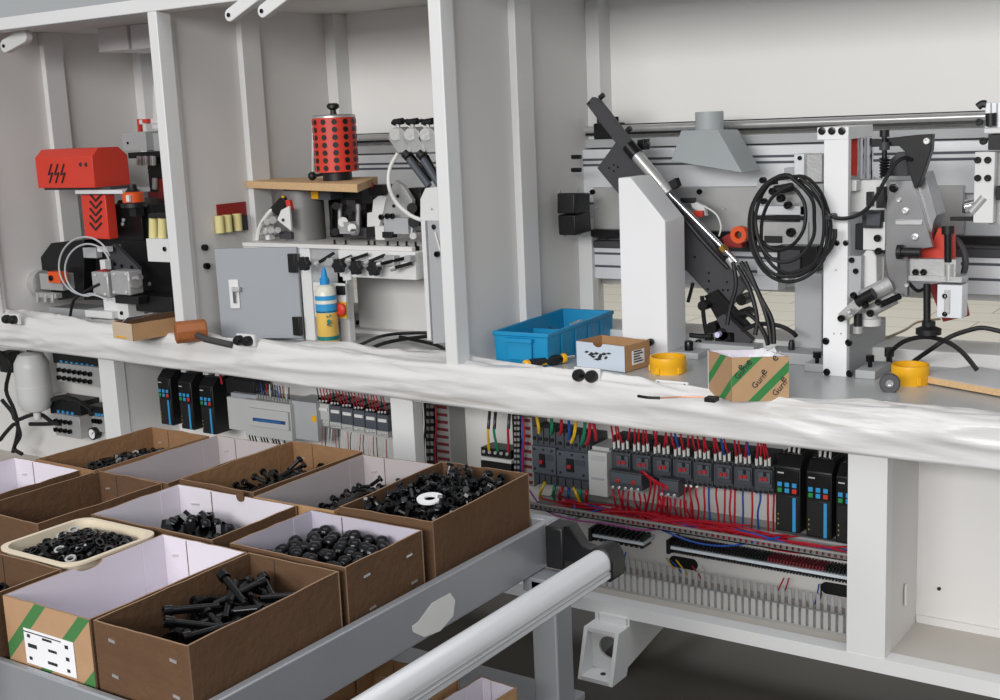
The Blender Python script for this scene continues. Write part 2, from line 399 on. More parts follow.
# ---------------------------------------------------------------- rear rails and aluminium beams (run through all bays)
rl = thing('guide_rail', (-2.2, 3.86, 1.54), 'polished round guide shaft running along the back wall above the aluminium beams', 'rail')
MB().cyl((-4.55, 3.86, 1.557), (-.62, 3.86, 1.557), .0135, 20).build('shaft', steel, rl)
MB().box((-4.55, 3.852, 1.538), (-.62, 3.868, 1.546)).build('shaft_support', blackm, rl); MB().box((-4.55, 3.88, 1.566), (-.62, 3.9, 1.574)).build('upper_strip', blackm, rl)
MB().box((-4.55, 3.85, 1.495), (-.5, 3.93, 1.525)).build('base_rail', lgrey, rl, bevel=.002)
MB().box((-2.215, 3.84, 1.525), (-2.12, 3.9, 1.58)).build('end_clamp', blackm, rl, bevel=.004)
for x in (-2.2, -2.165, -2.135): screw(rl, (x, 3.86, 1.58), (0, 0, 1), .01, .02)
def beam(z0, z1, y, d, lab, grooves):
    t = thing('aluminium_beam', (-2.2, y, z0), lab, 'beam')
    b = MB(); b.box((-4.55, y, z0), (.2, y+d, z1)); 
    o = b.build('extrusion', alu, t, bevel=.003)
    for g in grooves: MB().box((-4.55, y-.0015, g-.004), (.2, y+.004, g+.004)).build('groove', devg, t)
    return t
beam(1.335, 1.49, 3.83, .1, 'upper wide aluminium extrusion beam behind the grey hood', (1.455, 1.436))
beam(1.19, 1.335, 3.86, .07, 'middle aluminium beam carrying the slide plate, behind the coiled black cable', (1.3,))
beam(1.04, 1.16, 3.80, .12, 'lowest grooved aluminium extrusion beam above the open gap', (1.13, 1.085))
t = thing('slide_plate', (-1.8, 3.78, 1.2), 'stained steel slide plate screwed on the beams between grey hood and cable coil', 'plate')
MB().box((-2.2, 3.80, 1.215), (-.95, 3.83, 1.36)).build('plate', mat('stained_steel', (186, 186, 186), .38, metal=.35, var=.22, scale=7), t, bevel=.002)
MB().box((-2.2, 3.775, 1.19), (-.72, 3.80, 1.215)).build('rail_strip', blackm, t, bevel=.002)
MB().box((-2.2, 3.79, 1.15), (-.72, 3.83, 1.175)).build('lower_strip', dgrey, t, bevel=.002)
for px in (558+35, 605+50, 700, 830+30):
    p = PY(px, 183, 3.8); screw(t, (p.x, 3.80, 1.345), (0, -1, 0), .009, .012)
for px, py in ((597, 207), (645, 208), (700, 208), (724, 208), (640, 184), (764, 190)):
    p = PY(px, py, 3.8); screw(t, p, (0, -1, 0), .007, .006, steel)
for px, py in ((572, 157), (572, 170)):
    p = PX(px, py, -2.219)
    tag(MB().cyl(p, p+Vector((.035, 0, 0)), .0075, 12).build('stop_bolt', blackm), 'black stop bolt on the tall partition panel, '+('upper' if py < 160 else 'lower')+' of the two beside the beam end', 'bolt')
b = MB(); X = -2.2
t = thing('limit_block', (X, 3.66, 1.2), 'pair of black angled limit blocks mounted on the right face of the tall partition panel', 'block')
for (cx, cy, a) in ((570, 203, -.06), (571, 223, .05)):
    p = PX(cx, cy, X); MB().box((X-.018, p.y-.055, p.z-.034), (X+.05, p.y+.05, p.z+.034), RX(a)).build('block', black, t, bevel=.004)
for cx, cy in ((559, 192), (577, 190), (564, 235), (579, 234)):
    p = PX(cx, cy, -2.219); screw(t, p, (1, 0, 0), .006, .006, steel)
# ---------------------------------------------------------------- right hand bay
def pp(b, pts, Y, d):
    b.prism([PY(x, y, Y) for x, y in pts], (0, d, 0)); return b
def ppart(name, m, par, pts, Y, d, bevel=.0015): return pp(MB(), pts, Y, d).build(name, m, par, bevel=bevel)
def fpart(name, m, par, x0, y0, x1, y1, Y, d, bevel=.0015): return MB().fbox(x0, y0, x1, y1, Y, d).build(name, m, par, bevel=bevel)
def scr(par, px, py, Y, r=.006, h=.006, m=None, ax=(0, -1, 0)): return screw(par, PY(px, py, Y), ax, r, h, m)
def scz(par, px, py, Z, r=.006, h=.012, m=None): return screw(par, PZ(px, py, Z), (0, 0, 1), r, h, m)
# white chamfered support column
t = thing('support_column', (-1.83, 3.5, ZT), 'plain white chamfered support column standing on the table in front of the dark slide', 'column')
pts = [PY(618, 178, 3.45), PY(630, 177, 3.45), PY(665, 221, 3.45)]
X1 = pts[2].x; X0 = pts[0].x
b = MB(); b.prism([(X0, 3.45, ZT), (X1, 3.45, ZT), (X1, 3.45, pts[2].z), (pts[1].x, 3.45, pts[1].z), (X0, 3.45, pts[0].z)], (0, .135, 0)); b.build('body', white3, t, bevel=.003)
scr(t, 651, 342, 3.44, .012, .02)
MB().box((X0-.03, 3.46, ZT), (X1+.10, 3.6, ZT+.02)).build('base_plate', lgrey, t, bevel=.002)
p = PZ(692, 352, .87); screw(t, (X1+.05, 3.5, .87), (0, 0, 1), .014, .03); screw(t, (X1+.05, 3.57, .87), (0, 0, 1), .01, .02)
# inclined slide
t = thing('inclined_slide', (-1.75, 3.66, .9), 'dark grey inclined slide plate with chrome air cylinder behind the white column', 'slide unit')
ppart('slide_plate', dgrey, t, [(616, 142), (636, 152), (668, 192), (746, 286), (726, 314), (640, 220), (597, 168)], 3.66, .02)
ppart('slide_arm', dgrey, t, [(586, 104), (592, 97), (598, 99), (640, 153), (650, 166), (642, 176), (617, 145)], 3.64, .02)
for px, py in ((589, 103), (609, 168), (614, 165), (614, 171), (618, 167)): scr(t, px, py, 3.64 if py < 120 else 3.66, .003, .003)
a, c = PY(634, 152, 3.61), PY(668, 192, 3.61)
o = MB().cyl(a, c, .020, 20).build('cylinder_barrel', steel, t)
d = (c-a).normalized()
MB().cyl(a-d*.03, a+d*.015, .023, 20).build('barrel_cap', blackm, o); MB().cyl(c-d*.03, c+d*.005, .022, 20).build('barrel_cap', steel2, o)
e = PY(737, 262, 3.61)
MB().cyl(c, e, .008, 14).build('piston_rod', chrome, t)
f = c+(e-c)*.78; MB().cyl(f, f+d*.02, .014, 6).build('nut', brass, t)
MB().tube([PY(672, 203, 3.63), PY(700, 238, 3.63), PY(728, 268, 3.63)], .007).build('guide_rod', blackm, t)
MB().cyl(PY(729, 258, 3.61), PY(741, 275, 3.61), .014, 12).build('rod_end', steel2, t)
for px, py in ((645, 148), (600, 100), (627, 133)): 
    p = PY(px, py-2, 3.63); MB().cyl(p, p+Vector((.014, 0, .010)), .009, 10).build('thumb_screw', black, t)
ppart('upper_bracket', blackm, t, [(637, 140), (644, 139), (644, 150), (637, 150)], 3.65, .04)
ppart('clamp', blackm, t, [(668, 182), (675, 178), (678, 186), (672, 190)], 3.6, .03)
for px, py in ((695, 257), (709, 273), (709, 281), (708, 289), (727, 282), (723, 290), (728, 290), (735, 290)): scr(t, px, py, 3.66, .0035, .003)
ppart('lower_slider', blackm, t, [(704, 296), (716, 290), (748, 326), (738, 340), (720, 326)], 3.64, .03)
ppart('lower_link', dgrey, t, [(716, 318), (724, 314), (752, 340), (744, 352), (728, 344)], 3.6, .03)
for k, (px, py, r) in enumerate(((702, 306, .016), (711, 328, .018), (741, 300, .018), (742, 314, .016), (722, 334, .02), (735, 346, .022), (708, 342, .014))):
    p = PY(px, py, 3.6); MB().cyl(p, p+Vector((0, .06, 0)), r, 14).build('joint_knob', blackm, t)
p = PY(717, 335, 3.58); MB().cyl(p, p+Vector((0, .02, 0)), .009, 12).build('lens', mat('bluish_lens', (220, 220, 255), .2), t)
MB().tube([PY(702, 296, 3.62), PY(704, 320, 3.62), PY(708, 340, 3.62)], .007).build('link_rod', blackm, t)
MB().box((-1.72, 3.55, ZT), (-1.5, 3.68, ZT+.035)).build('slide_foot', lgrey, t, bevel=.002)
p0 = PY(726, 330, 3.62); MB().box((p0.x-.03, 3.6, ZT+.03), (p0.x+.04, 3.66, p0.z)).build('pedestal', blackm, t, bevel=.003)
MB().tube([PY(690, 335, 3.6), PY(700, 336, 3.6), PY(712, 336, 3.6)], .008).build('air_hose', rubber, t)
MB().tube([PY(693, 283, 3.66), PY(688, 302, 3.66)], .006).build('strut_rod', blackm, t)
# black cables dropping from the slide
cabs = [[(733, 262), (736, 285), (730, 308), (727, 325)], [(737, 266), (750, 290), (757, 318), (755, 335)], [(741, 262), (757, 290), (768, 322), (771, 344)], [(745, 262), (760, 296), (772, 320), (774, 344)],
        [(734, 316), (745, 313), (756, 320), (765, 335), (768, 345)], [(742, 330), (760, 324), (780, 326), (792, 332), (796, 336)]]
lbs = ['straight black cable hanging left in front of the dark slide', 'grey-black cable bending down from the slide rod end', 'black cable dropping to the striped carton, left of two', 'black cable dropping to the striped carton, right of two', 'black cable arching behind the striped carton', 'thin black hose running right to an elbow fitting behind the striped carton']
for pts, lb in zip(cabs, lbs):
    tag(MB().tube([PY(x, y, 3.55-.01*k) for k, (x, y) in enumerate(pts)], .007, 8).build('cable', rubber), lb, 'cable')
# grey hood
t = thing('extraction_hood', (-1.7, 3.62, 1.4), 'light grey sheet metal extraction hood with round pipe stub in front of the rail', 'hood')
zb, ztp = 1.395, 1.515
A, B_, C_ = PZ(671, 161, 1.435), PZ(742, 172.6, 1.4), PZ(760.7, 170.5, 1.4)
A = PY(671, 161, 3.66); B_ = PY(742, 172.6, 3.57); C_ = PY(760.7, 170.5, 3.74)
D_ = A+(C_-B_)
a = PY(681, 130.5, 3.68); b_ = PY(717.5, 129.3, 3.64); c_ = PY(738, 129.5, 3.78); d_ = a+(c_-b_)
MB().loft([[A, B_, C_, D_], [a, b_, c_, d_]]).build('hood_body', hoodm, t, bevel=.002)
pc = (a+b_+c_+d_)/4; pc = PY(709.5, 128, pc.y)
MB().lathe([(.045, -.01), (.045, .052), (.041, .052), (.041, 0)], pc, (0, 0, 1), 28).build('pipe_stub', hoodm, t)
# tall bolted white column
t = thing('bolted_column', (-1.19, 3.5, ZT), 'tall white column fastened with black bolts, right of the coiled cable', 'column')
zt = PY(832, 127, 3.39).z; xr = PY(848.5, 140, 3.39).x; xl = PY(823, 300, 3.39).x
xrb = xr
MB().box((xl, 3.39, ZT), (xr, 3.415, zt-.035)).build('front_plate', white3, t, bevel=.002)
MB().box((PY(817, 130, 3.39).x, 3.39, zt-.035), (xr, 3.6, zt)).build('top_cap', white3, t, bevel=.002)
MB().box((xl+.01, 3.415, ZT), (xr-.002, PX(886, 360, xr).y, PY(854, 336, 3.41).z)).build('lower_body', lgrey, t, bevel=.002)
MB().box((xl+.01, 3.43, PY(850, 181, 3.4).z-.03), (xr+.01, 3.6, PY(850, 181, 3.4).z)).build('shelf_plate', white, t, bevel=.002)
MB().box((xl+.01, 3.58, 1.0), (xr-.01, 3.6, 1.5)).build('rear_plate', lgrey, t, bevel=.002)
for px, py in ((822, 131), (832, 131), (842, 131)): scr(t, px, py, 3.39, .0105, .004)
for px, py in ((826, 341), (849, 342.5), (827, 372), (850, 373.5)): scr(t, px, py, 3.39, .0105, .004)
for px, py in ((837, 243), (846, 243)): scr(t, px, py, 3.39, .008, .004)
for px, py in ((836, 270), (834, 333.5), (841, 333.5)): scr(t, px, py, 3.389, .0025, .002, steel2)
X = xr-.04
p = PY(855, 156, 3.5); MB().box((p.x-.012, 3.5, p.z-.055), (p.x+.014, 3.52, p.z+.052)).build('red_block', red, t, bevel=.002)
for px, r in ((862, .013), (869, .013)):
    p = PY(px, 155, 3.47); MB().cyl((p.x, 3.47, PY(px, 179, 3.47).z), (p.x, 3.47, zt-.035), r, 18).build('chrome_post', chrome, t)
# foot blocks
z0, z1 = ZT, PY(864, 370.5, 3.385).z
MB().box((PY(855, 376, 3.385).x, 3.385, ZT), (PY(875, 376, 3.385).x, 3.53, z1)).build('foot_block', lgrey, t, bevel=.002)
MB().box((PY(804, 372, 3.42).x, 3.42, ZT), (xl, 3.55, z1)).build('foot_block', lgrey, t, bevel=.002)
for px, py in ((870, 367), (817, 363)):
    p = PZ(px, py, z1); o = MB().lathe([(.006, 0), (.006, .014), (.012, .016), (.012, .034), (.006, .034)], (p.x, p.y, z1), (0, 0, 1), 10).build('clamp_bolt', oxide, t)
t = thing('rear_column', (-1.4, 3.6, ZT), 'light grey squat box column behind the bolted white column, left side', 'column')
MB().box((PY(797, 320, 3.62).x, 3.60, ZT), (PY(824, 320, 3.62).x, 3.70, PY(800, 272, 3.62).z)).build('body', lgrey, t, bevel=.003)
MB().box((PY(772, 350, 3.56).x, 3.50, ZT), (PY(822, 350, 3.56).x, 3.60, ZT+.035)).build('flange', lgrey, t, bevel=.002)
p = PZ(796, 346, .89); MB().lathe([(.01, 0), (.01, .02), (.006, .03)], (p.x, 3.55, ZT+.035), (0, 0, 1), 10).build('elbow_fitting', black, t)
# clamping mechanism beside the column
t = thing('pressing_unit', (-1.1, 3.45, .95), 'silver clamping mechanism with diagonal cylinders on the right side of the bolted white column', 'mechanism')
fpart('guide_plate', lgrey, t, 848, 256, 861, 298, 3.40, .03)
for px, py in ((852, 260), (856, 271)): scr(t, px, py, 3.40, .008, .006)
b = MB(); pp(b, [(862, 256), (866, 250), (872, 250), (876, 256), (877, 292), (863, 294)], 3.43, .06).build('slide_block', white, t, bevel=.003)
fpart('rear_block', steel2, t, 872, 256, 884, 300, 3.48, .06)
a, c = PY(841, 317, 3.36), PY(864, 299, 3.36)
ppart('lever', steel2, t, [(838, 314), (862, 292), (872, 290), (872, 300), (848, 320), (840, 320)], 3.37, .02)
MB().cyl(PY(857, 302, 3.35), PY(874, 293, 3.35), .016, 16).build('damper', blackm, t)
MB().cyl(PY(862, 298, 3.38), PY(890, 284, 3.42), .022, 16).build('air_cylinder', steel2, t)
MB().cyl(PY(868, 312, 3.38), PY(895, 298, 3.42), .018, 16).build('air_cylinder', steel2, t)
MB().cyl(PY(880, 305, 3.36), PY(900, 296, 3.4), .009, 12).build('threaded_rod', oxide, t)
for px, py, r in ((842, 318, .010), (854, 295, .009), (850, 311, .008), (866, 305, .009), (871, 313, .010), (879, 302, .009)): scr(t, px, py, 3.345, r, .012, oxide if r > .0085 else steel)
p = PZ(872, 326, .95); b = MB(); b.lathe([(.03, 0), (.03, .02), (.022, .022), (.022, .035)], PY(870, 325, 3.45), (0, 0, 1), 18).build('collar', white, t)
MB().cyl(PY(858, 314, 3.41), PY(858, 327, 3.41), .012, 12).build('spring_pin', black, t)
MB().cyl(PY(858, 326, 3.41), PY(858, 333, 3.41), .014, 12).build('pin_nut', steel2, t)
# upper block cluster
fpart('upper_body', white, t, 851, 180, 886, 212, 3.47, .08)
fpart('clamp_block', white, t, 863, 222, 885, 250, 3.42, .05)
fpart('sensor', black, t, 862, 211, 881, 228, 3.40, .04)
fpart('sensor_face', devd, t, 866, 214, 880, 226, 3.397, .005)
fpart('dark_link', blackm, t, 855, 224, 863, 250, 3.42, .04)
fpart('dark_clip', blackm, t, 866, 192, 872, 206, 3.45, .03)
for px, py in ((878, 238), (879, 251), (852, 262)): scr(t, px, py, 3.415, .010, .01)
fpart('connecting_plate', lgrey, t, 884, 206, 888, 250, 3.43, .1)
# angled plate on the right
t = thing('deflector_plate', (-.98, 3.45, 1.1), 'bent steel deflector plate with slot and screws above the red bracket', 'plate')
ppart('front_face', deflm, t, [(886, 205), (890, 181), (913, 180), (921, 205), (933, 247), (907, 251), (907.5, 297), (892, 292), (885, 260)], 3.42, .02)
ppart('side_flange', deflm, t, [(915, 178), (924, 172), (937, 215), (934, 222), (930, 240), (921, 207)], 3.44, .09)
ppart('slot_bar', steel, t, [(895, 220), (922, 220), (922, 225), (895, 225)], 3.415, .006)
for px, py, r in ((905, 211, .010), (915, 237, .010), (894, 188, .012), (899, 200, .006), (907, 285, .006)): scr(t, px, py, 3.42, r, .006, steel if px > 897 else oxide)
p = PY(902, 252, 3.40); MB().cyl(p, p+Vector((.05, 0, .0)), .013, 14).build('knob', black, t); MB().cyl(p+Vector((-.012, 0, 0)), p, .02, 14).build('knob_head', black, t)
# black arm with spring
t = thing('spring_bracket', (-1.0, 3.42, 1.4), 'black bent arm with vertical spring rod, right of the bolted white column top', 'arm')
ppart('arm_plate', blackm, t, [(871, 139), (880, 139), (915, 135), (932, 134), (931, 150), (924, 172), (918, 187), (914, 188), (909, 172), (905, 152), (899, 146), (871, 147)], 3.40, .03)
scr(t, 927, 141, 3.40, .009, .006, steel)
MB().cyl(PY(884.5, 130, 3.39), PY(884.5, 176, 3.39), .007, 12).build('rod', blackm, t)
MB().cyl(PY(884.5, 130, 3.39), PY(884.5, 137, 3.39), .013, 12).build('rod_cap', black, t)
MB().cyl(PY(884.5, 142, 3.39), PY(884.5, 150, 3.39), .014, 12).build('collar', dgrey, t)
a, c = PY(884.5, 157, 3.39), PY(884.5, 177, 3.39)
MB().tube([a+(c-a)*(i/60)+Vector((.011*math.cos(i*.7), .011*math.sin(i*.7), 0)) for i in range(61)], .0035, 5, 1).build('spring', oxide, t)
ppart('cover', dgrey, t, [(888, 176), (890, 160), (898, 152), (906, 153), (908, 176)], 3.43, .04)
fpart('grip', black, t, 876, 187, 884, 208, 3.4, .03)
# red bracket assembly
t = thing('red_bracket', (-.85, 3.5, 1.0), 'red angle bracket with grey clamp plate hanging under the beam at right', 'bracket')
ppart('angle_plate', red, t, [(906, 252), (930, 247), (938, 228), (953, 228), (953, 262), (908, 260)], 3.47, .03)
ppart('rear_plate', redd, t, [(928, 285), (962, 280), (969, 316), (943, 322)], 3.56, .012)
fpart('clamp_plate', steel2, t, 909, 259, 956, 276, 3.44, .05)
for px, py in ((916, 272), (924, 272)): scr(t, px, py, 3.44, .009, .008)
fpart('lower_plate', steel2, t, 905, 276, 962, 282, 3.43, .07)
fpart('slotted_block', alu, t, 937, 285, 962, 318, 3.43, .06)
fpart('block_slot', steel2, t, 944, 290, 950, 314, 3.427, .004)
for px, py in ((945, 296), (945, 314)): scr(t, px, py, 3.43, .007, .005)
MB().cyl(PY(948, 226, 3.44), PY(948, 262, 3.44), .010, 12).build('long_bolt', blackm, t)
MB().cyl(PY(948, 226, 3.44), PY(948, 234, 3.44), .017, 12).build('bolt_head', black, t)
MB().cyl(PY(949, 264, 3.44), PY(949, 280, 3.44), .012, 12).build('spacer', steel, t)
MB().cyl(PY(927, 284, 3.45), PY(927, 330, 3.45), .010, 12).build('foot_rod', black, t)
MB().lathe([(.034, 0), (.034, .015), (.018, .022), (.018, .035)], PY(928.5, 334, 3.45), (0, 0, 1), 20).build('foot_pad', black, t)
MB().tube([PY(908, 282, 3.45), PY(918, 291, 3.47), PY(928, 286, 3.5)], .005).build('hose', rubber, t)
MB().tube([PY(944, 236, 3.56), PY(957, 240, 3.56), (PY(965, 255, 3.56)), PY(964, 272, 3.56), PY(955, 283, 3.56)], .009).build('hose_loop', dgrey, t)
# right end plate
t = thing('end_plate', (-.65, 3.45, 1.2), 'white bolted end plate with silver head block at the right edge of the photo', 'plate')
fpart('plate', white, t, 974, 152, 994, 223, 3.42, .03)
for px, py in ((978, 160), (988, 160), (978, 178), (988, 178)): scr(t, px, py, 3.42, .009, .006)
fpart('head_block', alu, t, 985, 102, 1003, 128, 3.42, .05)
for px in (990, 996): fpart('groove', lgrey, t, px, 103, px+1.5, 127, 3.418, .004, 0)
fpart('cap_plate', white, t, 984, 128, 1010, 133, 3.40, .12)
MB().cyl(PY(991, 113, 3.41), PY(991, 126, 3.41), .014, 12).build('bolt', black, t)
fpart('clip_block', blackm, t, 988, 134, 1004, 150, 3.42, .05)
MB().tube([PY(978, 107, 3.42), PY(982, 104, 3.42), PY(986, 104, 3.42)], .010).build('elbow', black, t)
for px, py in ((980, 122), (984, 141)): scr(t, px, py, 3.43, .010, .012)
fpart('side_block', blackm, t, 996, 186, 1006, 200, 3.41, .05)
fpart('rear_block', steel2, t, 990, 152, 1006, 225, 3.46, .05)
t = thing('air_fitting', (-.72, 3.5, 1.2), 'shiny silver pneumatic fitting beside the white end plate', 'fitting')
b = MB(); b.cyl(PY(966, 207, 3.44), PY(988, 202, 3.44), .018, 14).build('body', chrome, t)
MB().cyl(PY(972, 212, 3.43), PY(985, 197, 3.43), .015, 12).build('branch', steel, t)
fpart('base', black, t, 972, 215, 990, 222, 3.44, .04)
fpart('tab', black, t, 962, 204, 967, 213, 3.44, .02)
fpart('slotted_bar', blackm, t, 950, 217, 985, 221, 3.45, .03)
for px in (940, 952, 963, 972):
    pass
# mechanism behind the cable coil
t = thing('carriage', (-1.45, 3.7, 1.2), 'grey carriage block with bolts and black motor seen through the coiled cable', 'carriage')
ppart('mount_plate', steel2, t, [(757, 181), (800, 178), (802, 208), (757, 206)], 3.74, .03)
fpart('rail_block', alu, t, 757, 206, 806, 215, 3.70, .05)
fpart('groove', blackm, t, 748, 216, 804, 220, 3.69, .02)
fpart('side_block', lgrey, t, 800, 184, 823, 250, 3.70, .08)
fpart('lower_block', steel2, t, 757, 222, 808, 246, 3.69, .06)
fpart('motor', blackm, t, 777, 246, 817, 276, 3.64, .1)
fpart('motor_cap', dgrey, t, 780, 250, 800, 272, 3.63, .02)
fpart('step_block', alu, t, 757, 262, 788, 282, 3.70, .06)
fpart('lower_step', alu, t, 752, 276, 778, 290, 3.68, .06)
for px, py, r in ((764, 180, .010), (774, 191, .012), (786, 189, .012), (782, 198, .013), (765, 201, .010), (789, 205, .012), (792, 232, .014), (781, 276, .010)): scr(t, px, py, 3.69, r, .02)
MB().cyl(PY(775, 190, 3.69), PY(792, 187, 3.69), .014, 12).build('pin', black, t)
fpart('slot', black, t, 764, 236, 782, 243, 3.685, .004)
t = thing('vertical_profile', (-1.45, 3.72, 1.3), 'short upright aluminium profile behind the bolted white column, above the coil', 'profile')
fpart('profile', alu, t, 794, 154, 804, 180, 3.70, .06); fpart('ribbed_side', steel2, t, 804, 154, 822, 182, 3.72, .05)
fpart('small_tab', lgrey, t, 784, 168, 794, 180, 3.72, .04); scr(t, 800, 158, 3.70, .007, .005)
t = thing('red_clamp', (-1.6, 3.66, 1.15), 'red clamp with round orange knob left of the coiled cable', 'clamp')
ppart('body', redd, t, [(721, 238), (728, 234), (742, 236), (742, 248), (726, 247)], 3.68, .04)
MB().ring(PY(742, 234, 3.66), (0, -1, 0), .027, .012, .03).build('knob', orange, t)
MB().cyl(PY(742, 234, 3.66), PY(742, 234, 3.645), .012).build('knob_center', black, t)
# small hardware on the slide plate strip
t = thing('sensor_bracket', (-1.8, 3.7, 1.25), 'small sensor bracket with red and white leads beside the slide rod', 'sensor')
ppart('bracket', white, t, [(689, 199), (704, 206), (706, 216), (692, 208)], 3.69, .02)
fpart('red_sensor', red, t, 693, 211, 702, 217, 3.67, .02); fpart('black_sensor', black, t, 680, 198, 694, 203, 3.68, .02)
MB().tube([PY(704, 206, 3.66), PY(716, 214, 3.66), PY(721, 226, 3.66), PY(719, 236, 3.66)], .003).build('lead', whitew, t)
# coiled black cable
t = thing('coiled_cable', (-1.4, 3.35, 1.1), 'thick black cable hung up as a loose coil on the bolted white column', 'cable')
random.seed(3)
loop = []
cx, cy = 788, 226
for k in range(5):
    rx, ry = (37, 30, 41, 33, 27)[k], (51, 42, 54, 45, 34)[k]; ox, oy = (0, -3, 2, 6, -9)[k], (0, -6, 2, 5, -10)[k]
    for i in range(16):
        a = 2*PI*i/16-1.2
        loop.append(PY(cx+ox+rx*math.cos(a)+rnd(-1, 1), cy+oy+ry*math.sin(a)+rnd(-1, 1), 3.33+.012*k+.008*math.sin(a*2+k)))
MB().tube(loop, .0052, 8, 4).build('coil', rubber, t)
MB().tube([PY(800, 178, 3.33), PY(814, 190, 3.33), PY(826, 212, 3.345), PY(840, 218.5, 3.345), PY(858, 215, 3.345), PY(872, 203, 3.345), PY(884, 182, 3.345), PY(894, 165, 3.36), PY(904, 158, 3.38), (PY(912, 160, 3.40))], .0055, 8).build('lead', rubber, t)
MB().tube([PY(835, 229, 3.345), PY(834, 240, 3.345), PY(826, 254, 3.345), PY(808, 268, 3.34), PY(790, 274, 3.34)], .0065, 8).build('free_end', rubber, t)
p = PY(829, 217, 3.34); MB().cyl(p+Vector((0, .045, 0)), p+Vector((0, -.015, 0)), .008, 10).build('tie', black, t)
# ---------------------------------------------------------------- things on the table, right bay
# blue tote
def tote():
    A, B_ = Vector((-2.208, 3.165, .852)), Vector((-2.016, 3.178, .852)); ux = B_-A; uy = Vector((-ux.y, ux.x, 0)).normalized()*.47; hgt = .104
    t = thing('storage_tote', A+(ux+uy)/2, 'bright blue plastic storage tote against the tall partition panel', 'tote')
    n = ux.normalized(); m = uy.normalized(); w, l = ux.length, uy.length
    def P(u, v, z): return A+n*u+m*v+Vector((0, 0, z))
    def rc(i, z, o=0): return [P(i-o, i-o, z), P(w-i+o, i-o, z), P(w-i+o, l-i+o, z), P(i-o, l-i+o, z)]
    b = MB(); b.loft([rc(.004, 0), rc(0, hgt-.012), rc(0, hgt-.012, .003), rc(0, hgt, .003), rc(.006, hgt), rc(.012, .006)]); b.build('tub', blue, t, bevel=.0015, angle=30)
    for u0, u1, z0, z1 in ((.06, .2, .03, .035),):
        pass
    for k in range(1, 5):
        v = l*k/5; b = MB(); q = [P(w+.0005, v-.006, .004), P(w+.003, v-.006, .004), P(w+.003, v+.006, .004), P(w+.0005, v+.006, .004)]; b.prism(q, (0, 0, hgt-.02)); b.build('rib', blue, t)
    b = MB(); b.prism([P(w*.28, -.001, hgt*.18), P(w*.28, -.008, hgt*.18), P(w*.72, -.008, hgt*.18), P(w*.72, -.001, hgt*.18)], (0, 0, hgt*.55)); b.build('label_plate', blue, t, bevel=.001)
    b = MB(); b.prism([P(w*.25, -.001, hgt*.72), P(w*.25, -.018, hgt*.72), P(w*.75, -.018, hgt*.72), P(w*.75, -.001, hgt*.72)], (0, 0, .012)); b.build('grip_lip', blue, t, bevel=.001)
    b = MB(); b.prism([P(.012, l*.5, .01), P(w-.012, l*.5, .01), P(w-.012, l*.5+.004, .01), P(.012, l*.5+.004, .01)], (0, 0, hgt*.62)); b.build('partition', blue, t)
    for i in range(16):
        q = P(rnd(.06, w-.06), rnd(l*.55, l*.9), .03+rnd(0, .03)); d = Vector((rnd(-1, 1), rnd(-1, 1), rnd(-.2, .4))).normalized()*.05
        o = MB().cyl(q, q+d, .008, 8).build('loose_pin', steel if i % 3 else oxide); tag(o, 'small metal pin lying inside the blue tote', 'pin', 'pins in the blue tote')
tote()
# screwdriver
t = thing('screwdriver', PZ(546, 364, .87), 'black and yellow screwdriver handle lying in front of the blue tote', 'screwdriver')
a, c = PZ(526, 365, .868), PZ(567, 357.5, .868); d = c-a; L_ = d.length
MB().lathe([(.010, 0), (.0155, .006), (.016, L_*.2), (.013, L_*.42), (.015, L_*.7), (.012, L_*.85)], a, d, 16).build('handle', black, t)
MB().lathe([(.009, -.008), (.0155, -.003), (.0162, .008), (.015, .010)], a, d, 16).build('end_cap', yellow, t)
MB().lathe([(.012, L_*.85), (.0155, L_*.89), (.0145, L_*.95), (.006, L_*.97)], a, d, 16).build('collar', yellow, t)
dn = d.normalized(); sd = Vector((.003, -.0125, -.004)); MB().tube([a+dn*.004+sd, a+dn*L_*.3+sd*1.05, a+dn*L_*.55+sd*.8], .0065, 8).build('grip_stripe', yellow, t)
MB().cyl(c, c+dn*.03, .004, 8).build('blade', steel, t)
